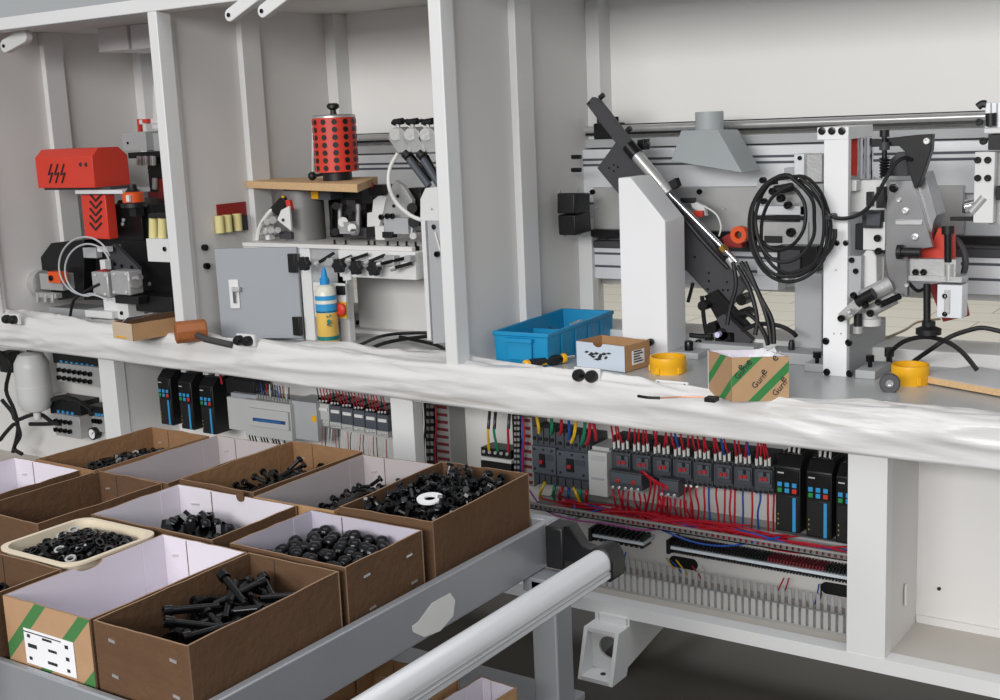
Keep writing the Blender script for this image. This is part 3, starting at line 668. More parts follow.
# small open cartons
def carton(name, A, w, l, h, yawd, m_out, m_in, label, front=None, th=.004, notch=False, flare=0, cat='carton', zb=0, vaxis=None):
    t = thing(name, A, label, cat); R = RZ(math.radians(yawd)); A = Vector(A)
    va = R @ Vector((0, 1, 0)) if vaxis is None else Vector(vaxis).normalized(); ua = R @ Vector((1, 0, 0))
    def P(u, v, z): return A+ua*u+va*v+Vector((0, 0, z))
    def wallmesh(nm, q, mats, nt=None):
        """one panel: q = 4 bottom/top corners outer a->b, inner offset"""
        a0, b0, a1, b1, inn = q
        b = MB(); n = 10
        def top(s):
            z = 0
            if nt and abs(s-nt[0]) < nt[1]: z = -nt[2]*math.sqrt(max(0, 1-((s-nt[0])/nt[1])**2))
            return z
        ss = sorted(set([i/9 for i in range(10) if not nt or abs(i/9-nt[0]) > nt[1]+.01]+([nt[0]+nt[1]*math.cos(PI*i/8) for i in range(9)] if nt else [])))
        wob = min(.003, h*.03)
        pts = [a0]+[a1+(b1-a1)*s+Vector((0, 0, top(s)+wob*noise.noise(Vector((a1.x*9+s*4, a1.y*9, s*3)))*(4*s*(1-s))**.5)) for s in ss]+[b0]
        f = [b.bm.verts.new(p) for p in pts]; g = [b.bm.verts.new(p+inn) for p in pts]
        b.m = 0; fa = b.bm.faces.new(f); fa.material_index = 0
        fb = b.bm.faces.new(g[::-1]); fb.material_index = 1
        k = len(f)
        for i in range(k):
            fc = b.bm.faces.new((f[i], f[(i+1) % k], g[(i+1) % k], g[i])); fc.material_index = 2
        return b.build(nm, mats, t)
    fl = flare
    wf = wallmesh('front_panel', (P(0, 0, 0), P(w, 0, 0), P(-fl, -fl, h), P(w+fl, -fl, h), R @ Vector((0, th, 0))), [front or m_out, m_in, cutk], (.45, .10, .012) if notch is True else None)
    wr = wallmesh('side_panel', (P(w, th, 0), P(w, l-th, 0), P(w+fl, th, h), P(w+fl, l-th, h), R @ Vector((-th, 0, 0))), [m_out, m_in, cutk])
    wb = wallmesh('back_panel', (P(w, l, 0), P(0, l, 0), P(w+fl, l+fl, h), P(-fl, l+fl, h), R @ Vector((0, -th, 0))), [m_out, m_in, cutk])
    wl = wallmesh('side_panel', (P(0, l-th, 0), P(0, th, 0), P(-fl, l-th, h), P(-fl, th, h), R @ Vector((th, 0, 0))), [m_out, m_in, cutk], (.5, .09, .012) if notch == 2 else None)
    b = MB(); b.prism([P(th, th, .001), P(w-th, th, .001), P(w-th, l-th, .001), P(th, l-th, .001)], (0, 0, th)); b.build('bottom_panel', m_in, t)
    return t, P, wf, wr
lightcard = mat('pale_blue_card', (200, 210, 222), .7, var=.03, spec=.2)
A = PZ(577, 366, .852); B_ = PZ(625, 372.5, .852); hh = PY(577, 341, A.y).z-.852
yd = math.degrees(math.atan2(B_.y-A.y, B_.x-A.x))
t, P, wf, wr = carton('carton', A, (B_-A).length, .125, hh, yd, kraft2, kraft2, 'small pale blue open carton between the blue tote and the yellow ring', front=lightcard, notch=True)
w0 = (B_-A).length
b = MB()
for u, z, du, dz in ((.22, .62, .05, .05), (.32, .55, .07, .09), (.42, .6, .06, .06), (.5, .5, .05, .12), (.58, .62, .07, .06), (.45, .38, .09, .05), (.62, .48, .04, .07), (.68, .66, .06, .04), (.36, .46, .05, .05)):
    b.prism([P(w0*(u-du), -.0015, hh*(z-dz*.4)), P(w0*u, -.0015, hh*(z-dz)), P(w0*(u+du), -.0015, hh*(z+dz*.3)), P(w0*u, -.0015, hh*(z+dz))], (0, .001, 0))
b.build('printed_picture', ink, wf)
b = MB(); b.prism([P(w0+.0005, .035, hh*.2), P(w0+.0005, .095, hh*.2), P(w0+.0005, .095, hh*.75), P(w0+.0005, .035, hh*.75)], (.001, 0, 0)); lab_ = b.build('sticker', paper, wr)
b = MB()
for k in range(5): z = hh*(.28+.1*k); b.prism([P(w0+.0016, .042, z), P(w0+.0016, .088-.008*(k % 3), z), P(w0+.0016, .088-.008*(k % 3), z+.004), P(w0+.0016, .042, z+.004)], (.0006, 0, 0))
b.build('sticker_print', ink, wr)
# striped carton with paper
A = PZ(732, 402, .862); B_ = PZ(789, 400.5, .862); Cq = PZ(708, 393, .862); yd = math.degrees(math.atan2(B_.y-A.y, B_.x-A.x)); w0 = (B_-A).length
hh = PY(732, 358, A.y).z-.862; R_ = RZ(math.radians(yd)); ex = R_ @ Vector((1, 0, 0)); ey = (Cq-A).normalized()
gs = stripes('striped_carton', (186, 150, 112), (52, 128, 66), tuple(ex*.72-Vector((0, 0, .72))), 13, .27, off=.62)
gs2 = stripes('striped_carton_side', (176, 140, 104), (52, 128, 66), tuple(-ey*.72-Vector((0, 0, .72))), 13, .27, off=.62)
t, P, wf, wr = carton('carton', A, w0, (Cq-A).length, hh, yd, gs2, whitec, 'kraft carton with green diagonal stripes and white paper on the table edge', front=gs, vaxis=ey)
def squig(parent, P, pts, y, m=ink, r=.0016):
    for p in pts: MB().tube([P(u, y, z) for u, z in p], r, 5, 4).build('printed_letter', m, parent)
def letters(P, y, u0, z0, s, parent, txt_pts): 
    for p in txt_pts: squig(parent, P, [[(u0+s*a, z0+s*c) for a, c in p]], y)
def textmesh(txt, size, origin, ux, uz, m, parent, name='printed_text', depth=.0006):
    cu = bpy.data.curves.new('txt', 'FONT'); cu.body = txt; cu.size = size; cu.extrude = depth; cu.resolution_u = 2
    o = bpy.data.objects.new('txt', cu); C.objects.link(o); bpy.context.view_layer.update()
    me = bpy.data.meshes.new_from_object(o.evaluated_get(bpy.context.evaluated_depsgraph_get())); bpy.data.objects.remove(o); bpy.data.curves.remove(cu)
    ux = Vector(ux).normalized(); uz = Vector(uz); uz = (uz-ux*uz.dot(ux)).normalized(); n = ux.cross(uz)
    M = Matrix((ux, uz, n)).transposed(); w0 = Vector(parent.get('_w', (0, 0, 0)))
    for v in me.vertices: v.co = Vector(origin)+M @ v.co-w0
    me.materials.clear(); me.materials.append(m); ob = bpy.data.objects.new(name, me); C.objects.link(ob); ob.parent = parent; ob['_w'] = tuple(w0); return ob
R_ = RZ(math.radians(yd)); ux = R_ @ Vector((1, 0, 0)); diag = (ux*.66+Vector((0, 0, .75)))
for u, z, s in ((.16, .7, 'e'), (.1, .5, 'Cans'), (.3, .8, 'e'), (.56, .58, 'e'), (.4, .28, 'Cans'), (.76, .88, 'e'), (.9, .4, 'e'), (.76, .1, 'Cans')):
    textmesh({'e': 'e', 'Cans': 'Gurn'}[s], (.03 if s == 'e' else .022), P(w0*u, -.0012, hh*z), diag, Vector((0, 0, 1)), ink, wf)
for k, (u, v, a, z) in enumerate(((.01, .06, .2, .085), (.05, .03, -.25, .08), (.02, .05, .5, .10), (.06, .05, .1, .09))):
    b = MB(); R2 = RZ(a+math.radians(yd)); q0 = P(u, v, z)
    pts = [q0+R2 @ Vector((i*.028, j*.024, .02*math.sin(i*1.3+j+k)+.006*i*(1 if k % 2 else -1))) for i in range(4) for j in range(4)]
    vs = [b.bm.verts.new(p) for p in pts]
    for i in range(3):
        for j in range(3): b.bm.faces.new((vs[i*4+j], vs[i*4+4+j], vs[i*4+5+j], vs[i*4+1+j]))
    o = b.build('paper_sheet', paper); o.modifiers.new('t', 'SOLIDIFY').thickness = .0008
    tag(o, 'crumpled white paper sheet in the striped carton', 'paper', 'papers in the striped carton')
# yellow rings
def yring(px0, px1, pyb, pyt, label, rot):
    a, c = PZ(px0, pyb-5, .85), PZ(px1, pyb-5, .85); ctr = PZ((px0+px1)/2, pyb-6, .85); r = (c-a).length/2*.97; h = PY((px0+px1)/2, pyt+3, ctr.y).z-.85
    t = thing('plastic_ring', ctr, label, 'ring')
    MB().lathe([(r*.97, 0), (r*.97, h*.45), (r, h*.5), (r, h*.9), (r*.98, h), (r*.9, h), (r*.88, h*.5), (r*.86, .004), (r*.86, 0)], ctr, (0, 0, 1), 36).build('shell', yellow, t)
    for k in range(5):
        a = rot+k*2*PI/5; q = ctr+Vector((r*.97*math.cos(a), r*.97*math.sin(a), 0)); MB().box(q+Vector((-.006, -.005, .002)), q+Vector((.006, .005, h*.45)), RZ(a+PI/2)).build('tab', yellow, t, bevel=.001)
    return t, ctr, r, h
yring(649, 687, 378, 353, 'yellow plastic ring beside the pale blue carton', 4.6)
yring(890, 930, 389, 361, 'yellow plastic ring beside the bolted white column foot, behind the small caster wheel', 4.2)
t = thing('caster_wheel', PZ(890, 391, .85), 'small dark grey caster wheel leaning on the yellow ring', 'wheel')
p = PY(890, 383, PZ(890, 391, .85).y); ax = Vector((.25, -.95, .12)).normalized()
MB().lathe([(.008, 0), (.024, 0), (.027, .004), (.027, .014), (.024, .018), (.008, .018)], p, ax, 26).build('tyre', mat('grey_rubber', (72, 72, 74), .6), t)
MB().lathe([(.0, .0185), (.010, .0185), (.010, .021), (.0045, .021), (.0045, .017)], p, ax, 18).build('hub', chrome, t)
# chipboard offcut
A = PZ(917, 381, .855); B_ = PZ(1010, 398, .855); Cc = PZ(960, 361, .872); Cc.z = .855
D_ = PZ(1060, 378, .855)
t = thing('chipboard_offcut', A, 'grey laminated chipboard offcut lying on the table at the right edge', 'board')
n = (B_-A).normalized(); m = Vector((-n.y, n.x, 0))
E1 = A+m*.2+n*.03; B2 = A+n*.5; E2 = B2+m*.2
MB().prism([A, B2, E2, E1], (0, 0, .017)).build('core', chip, t)
MB().prism([A+Vector((0, 0, .0175)), B2+Vector((0, 0, .0175)), E2+Vector((0, 0, .0175)), E1+Vector((0, 0, .0175))], (0, 0, .0012)).build('laminate', chipt, t)
# right black cables
tag(MB().tube([PZ(889, 362, .87), PY(891, 352, 3.5), PY(905, 341, 3.48), PY(925, 337, 3.46), PY(945, 341, 3.42), PY(962, 352, 3.4), PY(977, 370, 3.38)], .0065, 8).build('cable', rubber), 'black cable arching down onto the chipboard offcut', 'cable')
tag(MB().tube([PZ(914, 361, .87), PY(930, 350, 3.45), PY(950, 337, 3.45), PY(970, 330, 3.45), PY(985, 328, 3.45), PY(1010, 334, 3.45)], .0065, 8).build('cable', rubber), 'black cable rising from the yellow ring towards the right edge', 'cable')
t = thing('hose_clamp', PZ(889, 368, .85), 'small black hose clamp bolt behind the yellow ring next to the column foot', 'clamp')
MB().cyl(PZ(889, 368, .85), PZ(889, 368, .85)+Vector((0, 0, .05)), .009, 10).build('stem', black, t); MB().cyl(PZ(889, 368, .85)+Vector((0, 0, .035)), PZ(889, 368, .85)+Vector((0, 0, .06)), .014, 10).build('head', black, t)
MB().box(PZ(885, 368, .851), PZ(885, 368, .851)+Vector((.09, .06, .012))).build('base', steel2, t, bevel=.002)
tag(MB().tube([PZ(886, 338, 0.9), PZ(905, 330, .9), PZ(918, 322, .9), PZ(940, 319, .9)], .004).build('cord', mat('beige_cord', (150, 135, 115), .6)), 'thin beige cord lying along the rear beam behind the foot rod', 'cord')
# twin knob plates
def twin(px, py, w, label, Zz=.862):
    a = PZ(px-w/2, py+6, Zz); t = thing('twin_socket', PZ(px, py+6, Zz), label, 'socket')
    c = PZ(px, py+6, Zz); s = .085; R = RZ(-.05)
    MB().box(c+Vector((-s/2, -.006, 0)), c+Vector((s/2, .006, .042))).build('plate', white, t, bevel=.002)
    for k in (-1, 1):
        q = c+Vector((k*.021, -.006, .021)); MB().lathe([(.017, 0), (.018, .016), (.013, .026), (.006, .026)], q, (0, -1, 0), 18).build('knob', black, t)
twin(588, 376, 28, 'white plate with two black knobs in front of the pale blue carton')
twin(14, 318, 28, 'white plate with two black knobs at the far left end of the table film', .885)
twin(247, 340, 24, 'white plate with two black knobs below the grey cabinet door', .88)
t = thing('bracket_plate', PZ(672, 385, .862), 'small white bracket plate with two holes in front of the yellow ring', 'bracket')
c = PZ(672, 388, .862); MB().box(c+Vector((-.05, -.004, 0)), c+Vector((.05, .004, .02))).build('plate', white, t, bevel=.003)
for k in (-.04, .04): MB().cyl(c+Vector((k, -.0045, .012)), c+Vector((k, -.003, .012)), .0045, 10).build('hole', black, t)
t = thing('soldered_lead', PZ(640, 398, .87), 'thin black and copper lead lying on the plastic film before the striped carton', 'lead')
MB().tube([PZ(638, 396, .872), PZ(648, 397.5, .872), PZ(660, 398, .872)], .004).build('sleeve', black, t)
MB().tube([PZ(660, 398, .872), PZ(680, 397, .872), PZ(704, 397, .872)], .0022).build('core', mat('copper', (214, 150, 120), .35, metal=.4), t)
MB().box(PZ(704, 402, .865), PZ(704, 402, .865)+Vector((.03, .03, .012))).build('plug', black, t, bevel=.001)
# ---------------------------------------------------------------- middle bay
ZB_ = 1.2
t = thing('glue_bench', (-3.0, 3.5, ZT), 'white steel bench in the middle bay carrying the glue station, behind the grey door', 'bench')
MB().box((-3.40, 3.27, 1.185), (-2.60, 3.74, 1.2)).build('top_plate', white2, t, bevel=.002)
xa, xb = PY(302, 290, 3.275).x, PY(312, 290, 3.275).x
MB().box((xa, 3.275, ZT), (xb, 3.32, 1.185)).build('front_post', white, t, bevel=.002)
MB().box((-3.40, 3.275, 1.165), (xa, 3.30, 1.185)).build('front_lip', white, t)
xq = PY(338, 255, 3.26).x
MB().box((xb, 3.29, .98), (xq, 3.30, 1.185)).build('side_plate', lgrey, t)
MB().box((xq, 3.26, 1.09), (-2.58, 3.44, 1.185)).build('front_beam', white, t, bevel=.003)
MB().box((xb, 3.52, ZT), (-2.6, 3.535, 1.185)).build('rear_panel', white2, t)
MB().box((-3.40, 3.30, ZT), (-3.38, 3.74, 1.185)).build('side_wall', white2, t)
MB().box((PY(342, 320, 3.3).x, 3.29, ZT), (PY(351, 320, 3.3).x, 3.32, PY(346, 272, 3.3).z)).build('inner_post', white, t, bevel=.002)
MB().box((xb, 3.46, ZT), (-2.6, 3.51, ZT+.012)).build('base_strip', white, t)
for px, py in ((360, 324), (405, 314)): scz(t, px, py, ZT+.012, .016, .014)
for k, (px, py) in enumerate(((302, 264), (337, 266), (354, 268), (372, 269))):
    p = PY(px, py, 3.2)
    b = MB(); pts = []
    for i in range(30): a = 2*PI*i/30; r = .024*(1+.14*math.cos(6*a)); pts.append(p+Vector((r*math.cos(a), 0, r*math.sin(a))))
    b.prism(pts, (0, .022, 0)); kn = b.build('star_knob', black, t, bevel=.002)
    MB().cyl(p+Vector((0, .02, 0)), p+Vector((0, .07, 0)), .006, 8).build('knob_shaft', steel, kn)
for (x0, y0, x1, y1) in ((318, 263, 334, 253), (337, 262, 352, 256), (350, 260, 368, 254), (368, 262, 385, 255), (380, 264, 405, 258), (394, 268, 412, 263)):
    a, c = PY(x0, y0, 3.215), PY(x1, y1, 3.24); MB().cyl(a, c, .006, 8).build('clamp_rod', oxide, t); MB().cyl(a-(c-a).normalized()*.012, a+(c-a).normalized()*.006, .010, 10).build('rod_nut', steel, t)
for (x0, y0, x1, y1) in ((322, 258, 332, 266), (348, 262, 360, 258), (384, 256, 394, 266), (404, 256, 410, 262)):
    fpart('clamp_plate', steel2, t, x0, y0, x1, y1+4 if y1-y0 < 4 else y1, 3.225, .03)
for px, py in ((335, 248), (346, 247), (369, 249), (375, 249), (388, 249), (398, 249), (407, 250), (416, 249)):
    p = PY(px, py, 3.30); o = MB().lathe([(.012, 0), (.012, .014), (.004, .016), (.004, .03)], (p.x, 3.30, 1.1855), (0, 0, 1), 10).build('adjusting_screw', oxide, t)
ppart('hanging_tag', white, t, [(342, 273), (350, 272), (351, 280), (343, 281)], 3.25, .01)
# emergency stop box
t = thing('emergency_stop', PY(331, 322, 3.25), 'white switch box with yellow plate and red mushroom button beside the glue bottle', 'switch')
fpart('box', white, t, 314, 283, 346, 318, 3.262, .012)
fpart('rocker_switch', black, t, 336, 286, 344, 295, 3.255, .008)
fpart('yellow_plate', yellow, t, 337, 302, 346, 318, 3.256, .006)
p = PY(343, 309, 3.256); MB().lathe([(.008, 0), (.008, .008), (.023, .010), (.023, .018), (.014, .026)], p, (0, -1, 0), 20).build('red_button', red, t)
# electric cabinet with ajar door
t = thing('steel_cabinet', (-3.2, 3.25, ZT), 'grey steel cabinet door with lever latch and black hinges, slightly open', 'cabinet')
hz0, hz1 = .858, PY(297, 247, 3.262).z
hx = PY(300, 290, 3.262).x
L0 = PY(214, 248, 3.14); L0 = Vector((L0.x, 3.14, 0)); R0 = Vector((hx, 3.258, 0))
d = (R0-L0); dn = d.normalized(); nn = Vector((dn.y, -dn.x, 0))
def dq(u, z, o=0): return L0+dn*(d.length*u)+nn*o+Vector((0, 0, z))
door = MB().prism([dq(0, hz0), dq(1, hz0), dq(1, hz1), dq(0, hz1)], -nn*.018).build('door', mgrey, t, bevel=.002)
hw = d.length
def dbox(u0, u1, z0, z1, o0, o1): 
    return MB().prism([dq(u0, z0, o0), dq(u1, z0, o0), dq(u1, z1, o0), dq(u0, z1, o0)], nn*(o1-o0))
zz = lambda f: hz0+(hz1-hz0)*f
dbox(.15, .27, zz(.34), zz(.66), .0, .006).build('latch_plate', white, door, bevel=.002)
dbox(.20, .24, zz(.40), zz(.58), .006, .014).build('latch_lever', chrome, door, bevel=.002)
dbox(.20, .30, zz(.53), zz(.58), .006, .02).build('latch_grip', steel, door, bevel=.002)
for f in (.14, .83): MB().box((hx-.028, 3.238, zz(f)-.034), (hx+.006, 3.258, zz(f)+.034)).build('hinge', black, t, bevel=.002)
MB().box((-3.37, 3.262, ZT), (hx-.005, 3.27, hz1-.01)).build('frame_back', lgrey, t)
# chipboard with red heater pot
A, B_, C_ = PZ(244, 181, 1.42), PZ(357, 184.5, 1.42), PZ(377.5, 176.5, 1.42)
A.x = max(A.x, -3.46)
D_ = Vector((-3.455, 3.55, 1.42)); 
t = thing('chipboard_shelf', (A+C_)/2+Vector((0, 0, -.026)), 'raw chipboard panel laid over the glue station under the red perforated pot', 'board')
MB().prism([A, B_, C_, D_], (0, 0, -.026)).build('core', chip, t, bevel=.001)
pc = PY(337.5, 176, 3.36); zb = 1.421
k = (pc-Vector((0, 0, H))).length*1.02/FPX
r = 20.6*k; h0 = 1.421+.03; h1 = PY(336, 117.5, 3.36).z
t = thing('glue_pot', (pc.x, 3.36, zb), 'red perforated cylinder glue pot with black knob on the chipboard panel', 'pot')
MB().cyl((pc.x, 3.36, zb), (pc.x, 3.36, h0), r*.68, 28).build('base', black, t)
seg, rows = 24, 7
pot = MB().lathe([(r, h0-zb), (r, h1-zb)], (pc.x, 3.36, zb), (0, 0, 1), 48).build('perforated_shell', red, t)
for i in range(12):
    a = 2*PI*i/12-.81-.03
    for j in range(rows):
        z = h0+(h1-h0)*(j+.55)/(rows+.1); q = Vector((pc.x+r*math.cos(a), 3.36+r*math.sin(a), z)); n = Vector((math.cos(a), math.sin(a), 0))
        MB().cyl(q-n*.003, q+n*.0012, .0098, 12).build('shell_hole', black, pot)
MB().lathe([(r*1.02, 0), (r*1.02, .006), (r*.9, .010), (.0, .012)], (pc.x, 3.36, h1), (0, 0, 1), 40).build('lid', steel, t)
MB().lathe([(.012, 0), (.010, .016), (.022, .024), (.022, .034), (.014, .04)], (pc.x, 3.36, h1+.010), (0, 0, 1), 16).build('lid_knob', black, t)
t = thing('lever_knob', PZ(312, 175, 1.421), 'small black lever knob on the chipboard left of the red pot', 'knob')
p = PY(312, 172, 3.36); MB().sphere((p.x, 3.36, 1.436), .016).build('ball', black, t); MB().cyl((p.x, 3.36, 1.436), PY(324, 174, 3.36), .006).build('stem', blackm, t)
tag(MB().cyl(PY(313, 118, 3.5), PY(313, 172, 3.5), .008, 10).build('pipe', steel), 'thin vertical steel pipe behind the red perforated pot', 'pipe')
# glue station below the board
t = thing('glue_station', (-3.0, 3.4, 1.2), 'dark glue station with grey cylinder body and yellow tag under the chipboard', 'machine')
p = PY(306, 238, 3.42)
MB().lathe([(.076, 0), (.076, .185)], (p.x+.0, 3.42, 1.2), (0, 0, 1), 28).build('cylinder_body', mat('mid_grey_metal', (132, 132, 132), .45, metal=.2), t)
fpart('upper_box', devg, t, 288, 188, 330, 200, 3.39, .1)
fpart('yellow_tag', yellow, t, 311, 191, 318, 199, 3.385, .004)
for x0, y0, x1, y1, Y, m in ((329, 190, 346, 238, 3.50, blackm), (340, 188, 362, 205, 3.46, black), (347, 200, 356, 236, 3.44, dgrey), (358, 190, 374, 230, 3.54, blackm), (343, 228, 366, 238, 3.40, dgrey), (362, 210, 370, 232, 3.44, oxide)):
    fpart('dark_block', m, t, x0, y0, x1, y1, Y, .06)
for x, y0, y1, m in ((332, 205, 236, oxide), (340, 204, 232, steel), (346, 210, 234, oxide), (358, 204, 232, steel)): MB().cyl(PY(x, y0, 3.4), PY(x, y1, 3.4), .008, 10).build('guide_rod', m, t)
for x, y, r in ((336, 206, .014), (343, 222, .018), (352, 228, .016), (349, 212, .012), (335, 232, .014)): MB().cyl(PY(x, y, 3.39), PY(x, y, 3.36), r, 12).build('bolt_head', steel if r > .015 else oxide, t)
fpart('fitting', steel2, t, 339, 222, 350, 234, 3.36, .04); MB().cyl(PY(352, 232, 3.36), PY(357, 232, 3.36), .012, 10).build('nozzle', chrome, t)
fpart('red_plug', red, t, 362, 183, 368, 188, 3.4, .03)
fpart('black_valve', black, t, 368, 185, 384, 195, 3.44, .05)
t = thing('edge_sensor', PY(278, 238, 3.34), 'tilted black sensor with red cap on a white triangular plate beside the grey cylinder', 'sensor')
ppart('sensor_body', black, t, [(269, 209), (281, 196), (287, 202), (277, 216)], 3.33, .05)
ppart('red_cap', red, t, [(285, 200), (289, 200), (291, 210), (287, 211)], 3.33, .03); ppart('yellow_dot', yellow, t, [(281, 196), (284, 196), (284, 198), (281, 198)], 3.328, .003)
ppart('plate', white, t, [(281, 210), (289, 206), (291, 231), (277, 220)], 3.29, .01)
MB().cyl(PY(283, 220, 3.29), PY(283, 220, 3.285), .006, 10).build('hole', black, t)
MB().tube([PY(257, 240, 3.33), PY(260, 226, 3.33), PY(268, 214, 3.33), PY(274, 208, 3.34)], .008).build('white_hose', whitew, t)
for x, y, r in ((264, 224, .012), (270, 222, .014), (268, 232, .013), (262, 234, .009), (275, 232, .011)): MB().cyl(PY(x, y, 3.34), PY(x+3, y-2, 3.30), r, 10).build('small_fitting', steel2, t)
fpart('base', dgrey, t, 279, 232, 291, 239, 3.33, .06); fpart('white_foot', white, t, 265, 228, 269, 240, 3.32, .03)
# roller bracket
t = thing('guide_bracket', PY(385, 236, 3.36), 'white bracket and grey fan shaped plate right of the glue station', 'bracket')
ppart('white_plate', white, t, [(373, 200), (378, 196), (386, 197), (383, 212), (379, 226), (367, 227), (367, 213), (372, 212)], 3.36, .02)
ppart('fan_plate', steel2, t, [(386, 197), (395, 180), (403, 186), (412, 200), (410, 228), (388, 232), (383, 222)], 3.37, .02)
scr(t, 398, 196, 3.37, .006, .004); scr(t, 394, 206, 3.37, .006, .004)
fpart('lower_block', lgrey, t, 384, 218, 408, 234, 3.34, .04)
for px, py in ((382, 217), (388, 216), (393, 216)): scr(t, px, py, 3.34, .010, .01)
fpart('valve_block', blackm, t, 408, 188, 421, 226, 3.40, .06)
for px, py, r in ((412, 208, .018), (414, 222, .02), (404, 230, .016), (409, 230, .013), (413, 236, .012)): MB().cyl(PY(px, py, 3.38), PY(px, py, 3.35), r, 12).build('roller', oxide if r > .016 else steel2, t)
fpart('foot', white, t, 375, 226, 384, 240, 3.35, .04); fpart('cam', black, t, 382, 232, 392, 238, 3.33, .03)
tag(MB().tube([PY(398, 153, 3.33), PY(390, 168, 3.32), (PY(389, 186, 3.31)), PY(396, 202, 3.3), PY(410, 215, 3.3), PY(424, 221, 3.31)], .007, 8).build('hose', whitew), 'white hose curving from the pressure arms down to the white end plate', 'hose')
# three pressure arms
for k in range(3):
    dx = (0, 14.5, 30)[k]
    t = thing('pressure_unit', PY(398+dx, 155, 3.32+.01*k), 'grey pressure arm with black hand wheel, %s of three over the white end plate' % ('leftmost', 'middle', 'rightmost')[k], 'arm', 'pressure arms')
    ppart('arm_body', steel2, t, [(388+dx, 139), (389+dx, 133), (393+dx, 128), (399+dx, 127), (404+dx, 131), (411+dx, 152), (397.5+dx, 153)], 3.30, .05, .003)
    MB().cyl(PY(395.5+dx, 134.5, 3.30), PY(395.5+dx, 134.5, 3.292), .02, 20).build('disc', steel2, t)
    MB().cyl(PY(398+dx, 127, 3.32), PY(398+dx, 122, 3.32), .008, 10).build('stem', steel, t)
    MB().cyl(PY(394+dx, 122.5, 3.32), PY(403+dx, 121, 3.32), .011, 12).build('hand_wheel', black, t); MB().cyl(PY(392+dx, 123, 3.32), PY(408+dx, 120.5, 3.32), .006, 10).build('wheel_shaft', blackm, t)
    if k < 2:
        MB().cyl(PY(406+dx, 155, 3.31), PY(429+dx*.75, 186, 3.31), .012, 12).build('cylinder_rod', devg, t); MB().cyl(PY(405+dx, 153, 3.305), PY(409+dx, 157, 3.305), .017, 12).build('rod_head', black, t)
        MB().cyl(PY(412+dx, 156, 3.34), PY(432+dx*.5, 180, 3.34), .008, 10).build('guide_rod', oxide, t)
t = thing('end_plate', (-2.55, 3.36, ZT), 'white capped grey upright end plate right of the glue bench, beside the front post', 'plate')
X0 = PY(427, 250, 3.30).x
b = MB(); pp(b, [(420, 199), (425, 188), (445, 186), (445, 221), (420, 221)], 3.29, .2).build('cap', white, t, bevel=.003)
pp(MB(), [(427, 221), (445, 221), (445, 343), (433, 344)], 3.285, .02).build('front_sheet', lgrey, t, bevel=.002)
fpart('edge', white, t, 424, 221, 428, 340, 3.285, .15, .001)
scr(t, 434, 227, 3.285, .009, .003, black); scr(t, 438, 254, 3.285, .010, .012)
MB().tube([PY(435, 232, 3.28), PY(440, 250, 3.28)], .003).build('cord', whitew, t); scr(t, 432, 209, 3.289, .004, .002, steel2)
# yellow rollers on the left partition
xp = -3.463
t = thing('tape_rollers', PX(231, 233, xp), 'dark red recess with pale yellow edging rollers on the left partition panel', 'rollers')
a, c = PX(216, 205, xp), PX(245, 201, xp); zl, zh = PX(231, 232, xp).z, PX(231, 203, xp).z
MB().box((xp, a.y, zl), (xp+.004, c.y, zh)).build('recess_plate', redd, t); MB().box((xp+.004, a.y, zl), (xp+.006, c.y, zh-.05)).build('dark_lining', dgrey, t)
for px in (219, 227, 237):
    q = PX(px, 222, xp+.02); MB().cyl((xp+.022, q.y, zl+.004), (xp+.022, q.y, zh-.04), .017, 16).build('roller', yelp, t)
a = PX(256, 220, xp); MB().box((xp, a.y, a.z-.06), (xp+.004, a.y+.05, a.z+.06)).build('side_slot', dgrey, t)
for i_, (px, py) in enumerate(((203.5, 247.5), (205.5, 266))):
    tag(MB().cyl(PX(px, py, xp), PX(px, py, xp)+Vector((.014, 0, 0)), .012, 12).build('panel_bolt', oxide), ('upper', 'lower')[i_]+' black bolt head on the left partition panel beside the grey cabinet', 'bolt')
if 0: t = thing('panel_bolts', PX(204, 270, xp), 'two black bolt heads on the left partition panel beside the grey cabinet', 'bolt')
# glue bottle
c = PZ(329, 345, .853); k = (c-Vector((0, 0, H))).length/FPX; r = 10.6*k; hz = lambda py: PY(328, py, c.y).z-c.z
t = thing('glue_bottle', c, 'squeeze bottle with blue nozzle and amber glue standing on the plastic film', 'bottle')
MB().lathe([(r*.9, 0), (r, .006), (r, hz(312))], c, (0, 0, 1), 28).build('body', glue, t)
MB().lathe([(r, hz(312)), (r, hz(292)), (r*.8, hz(287)), (r*.45, hz(284.5))], c, (0, 0, 1), 28).build('shoulder', mat('bottle_clear', (222, 220, 205), .3), t)
MB().lathe([(r*.45, hz(285)), (r*.45, hz(279)), (r*.3, hz(277)), (r*.22, hz(271)), (r*.08, hz(267.5))], c, (0, 0, 1), 18).build('nozzle', mat('blue_cap', (32, 140, 205), .4), t)
for y0, y1, m in ((295, 299.5, cyan), (303, 311.5, cyan), (310, 311.7, teal), (335, 339, teal)): MB().lathe([(r*1.008, hz(y1)), (r*1.012, hz(y1)), (r*1.012, hz(y0)), (r*1.008, hz(y0))], c, (0, 0, 1), 28).build('label_band', m, t)
for px, py, s in ((328, 322, 2.6), (325.5, 317, 1.2), (331, 316, 1.4), (326, 325, 1.4), (331, 326, 1.2)):
    q = PY(px, py, c.y-r); MB().sphere(Vector((c.x+(q.x-c.x)*.55+.016, c.y-r*.82-.002, q.z)), s*k*.9, 10, 6, (1, .25, 1)).build('label_emblem', teal, t)
tag(MB().tube([PZ(345, 352, .875), PZ(360, 345, .875), PZ(382, 336, .87), PZ(410, 333, .87), PZ(440, 333, .87)], .0058, 8).build('cable', rubber), 'black cable lying from the glue bottle to the tall front post, upper of three', 'cable')
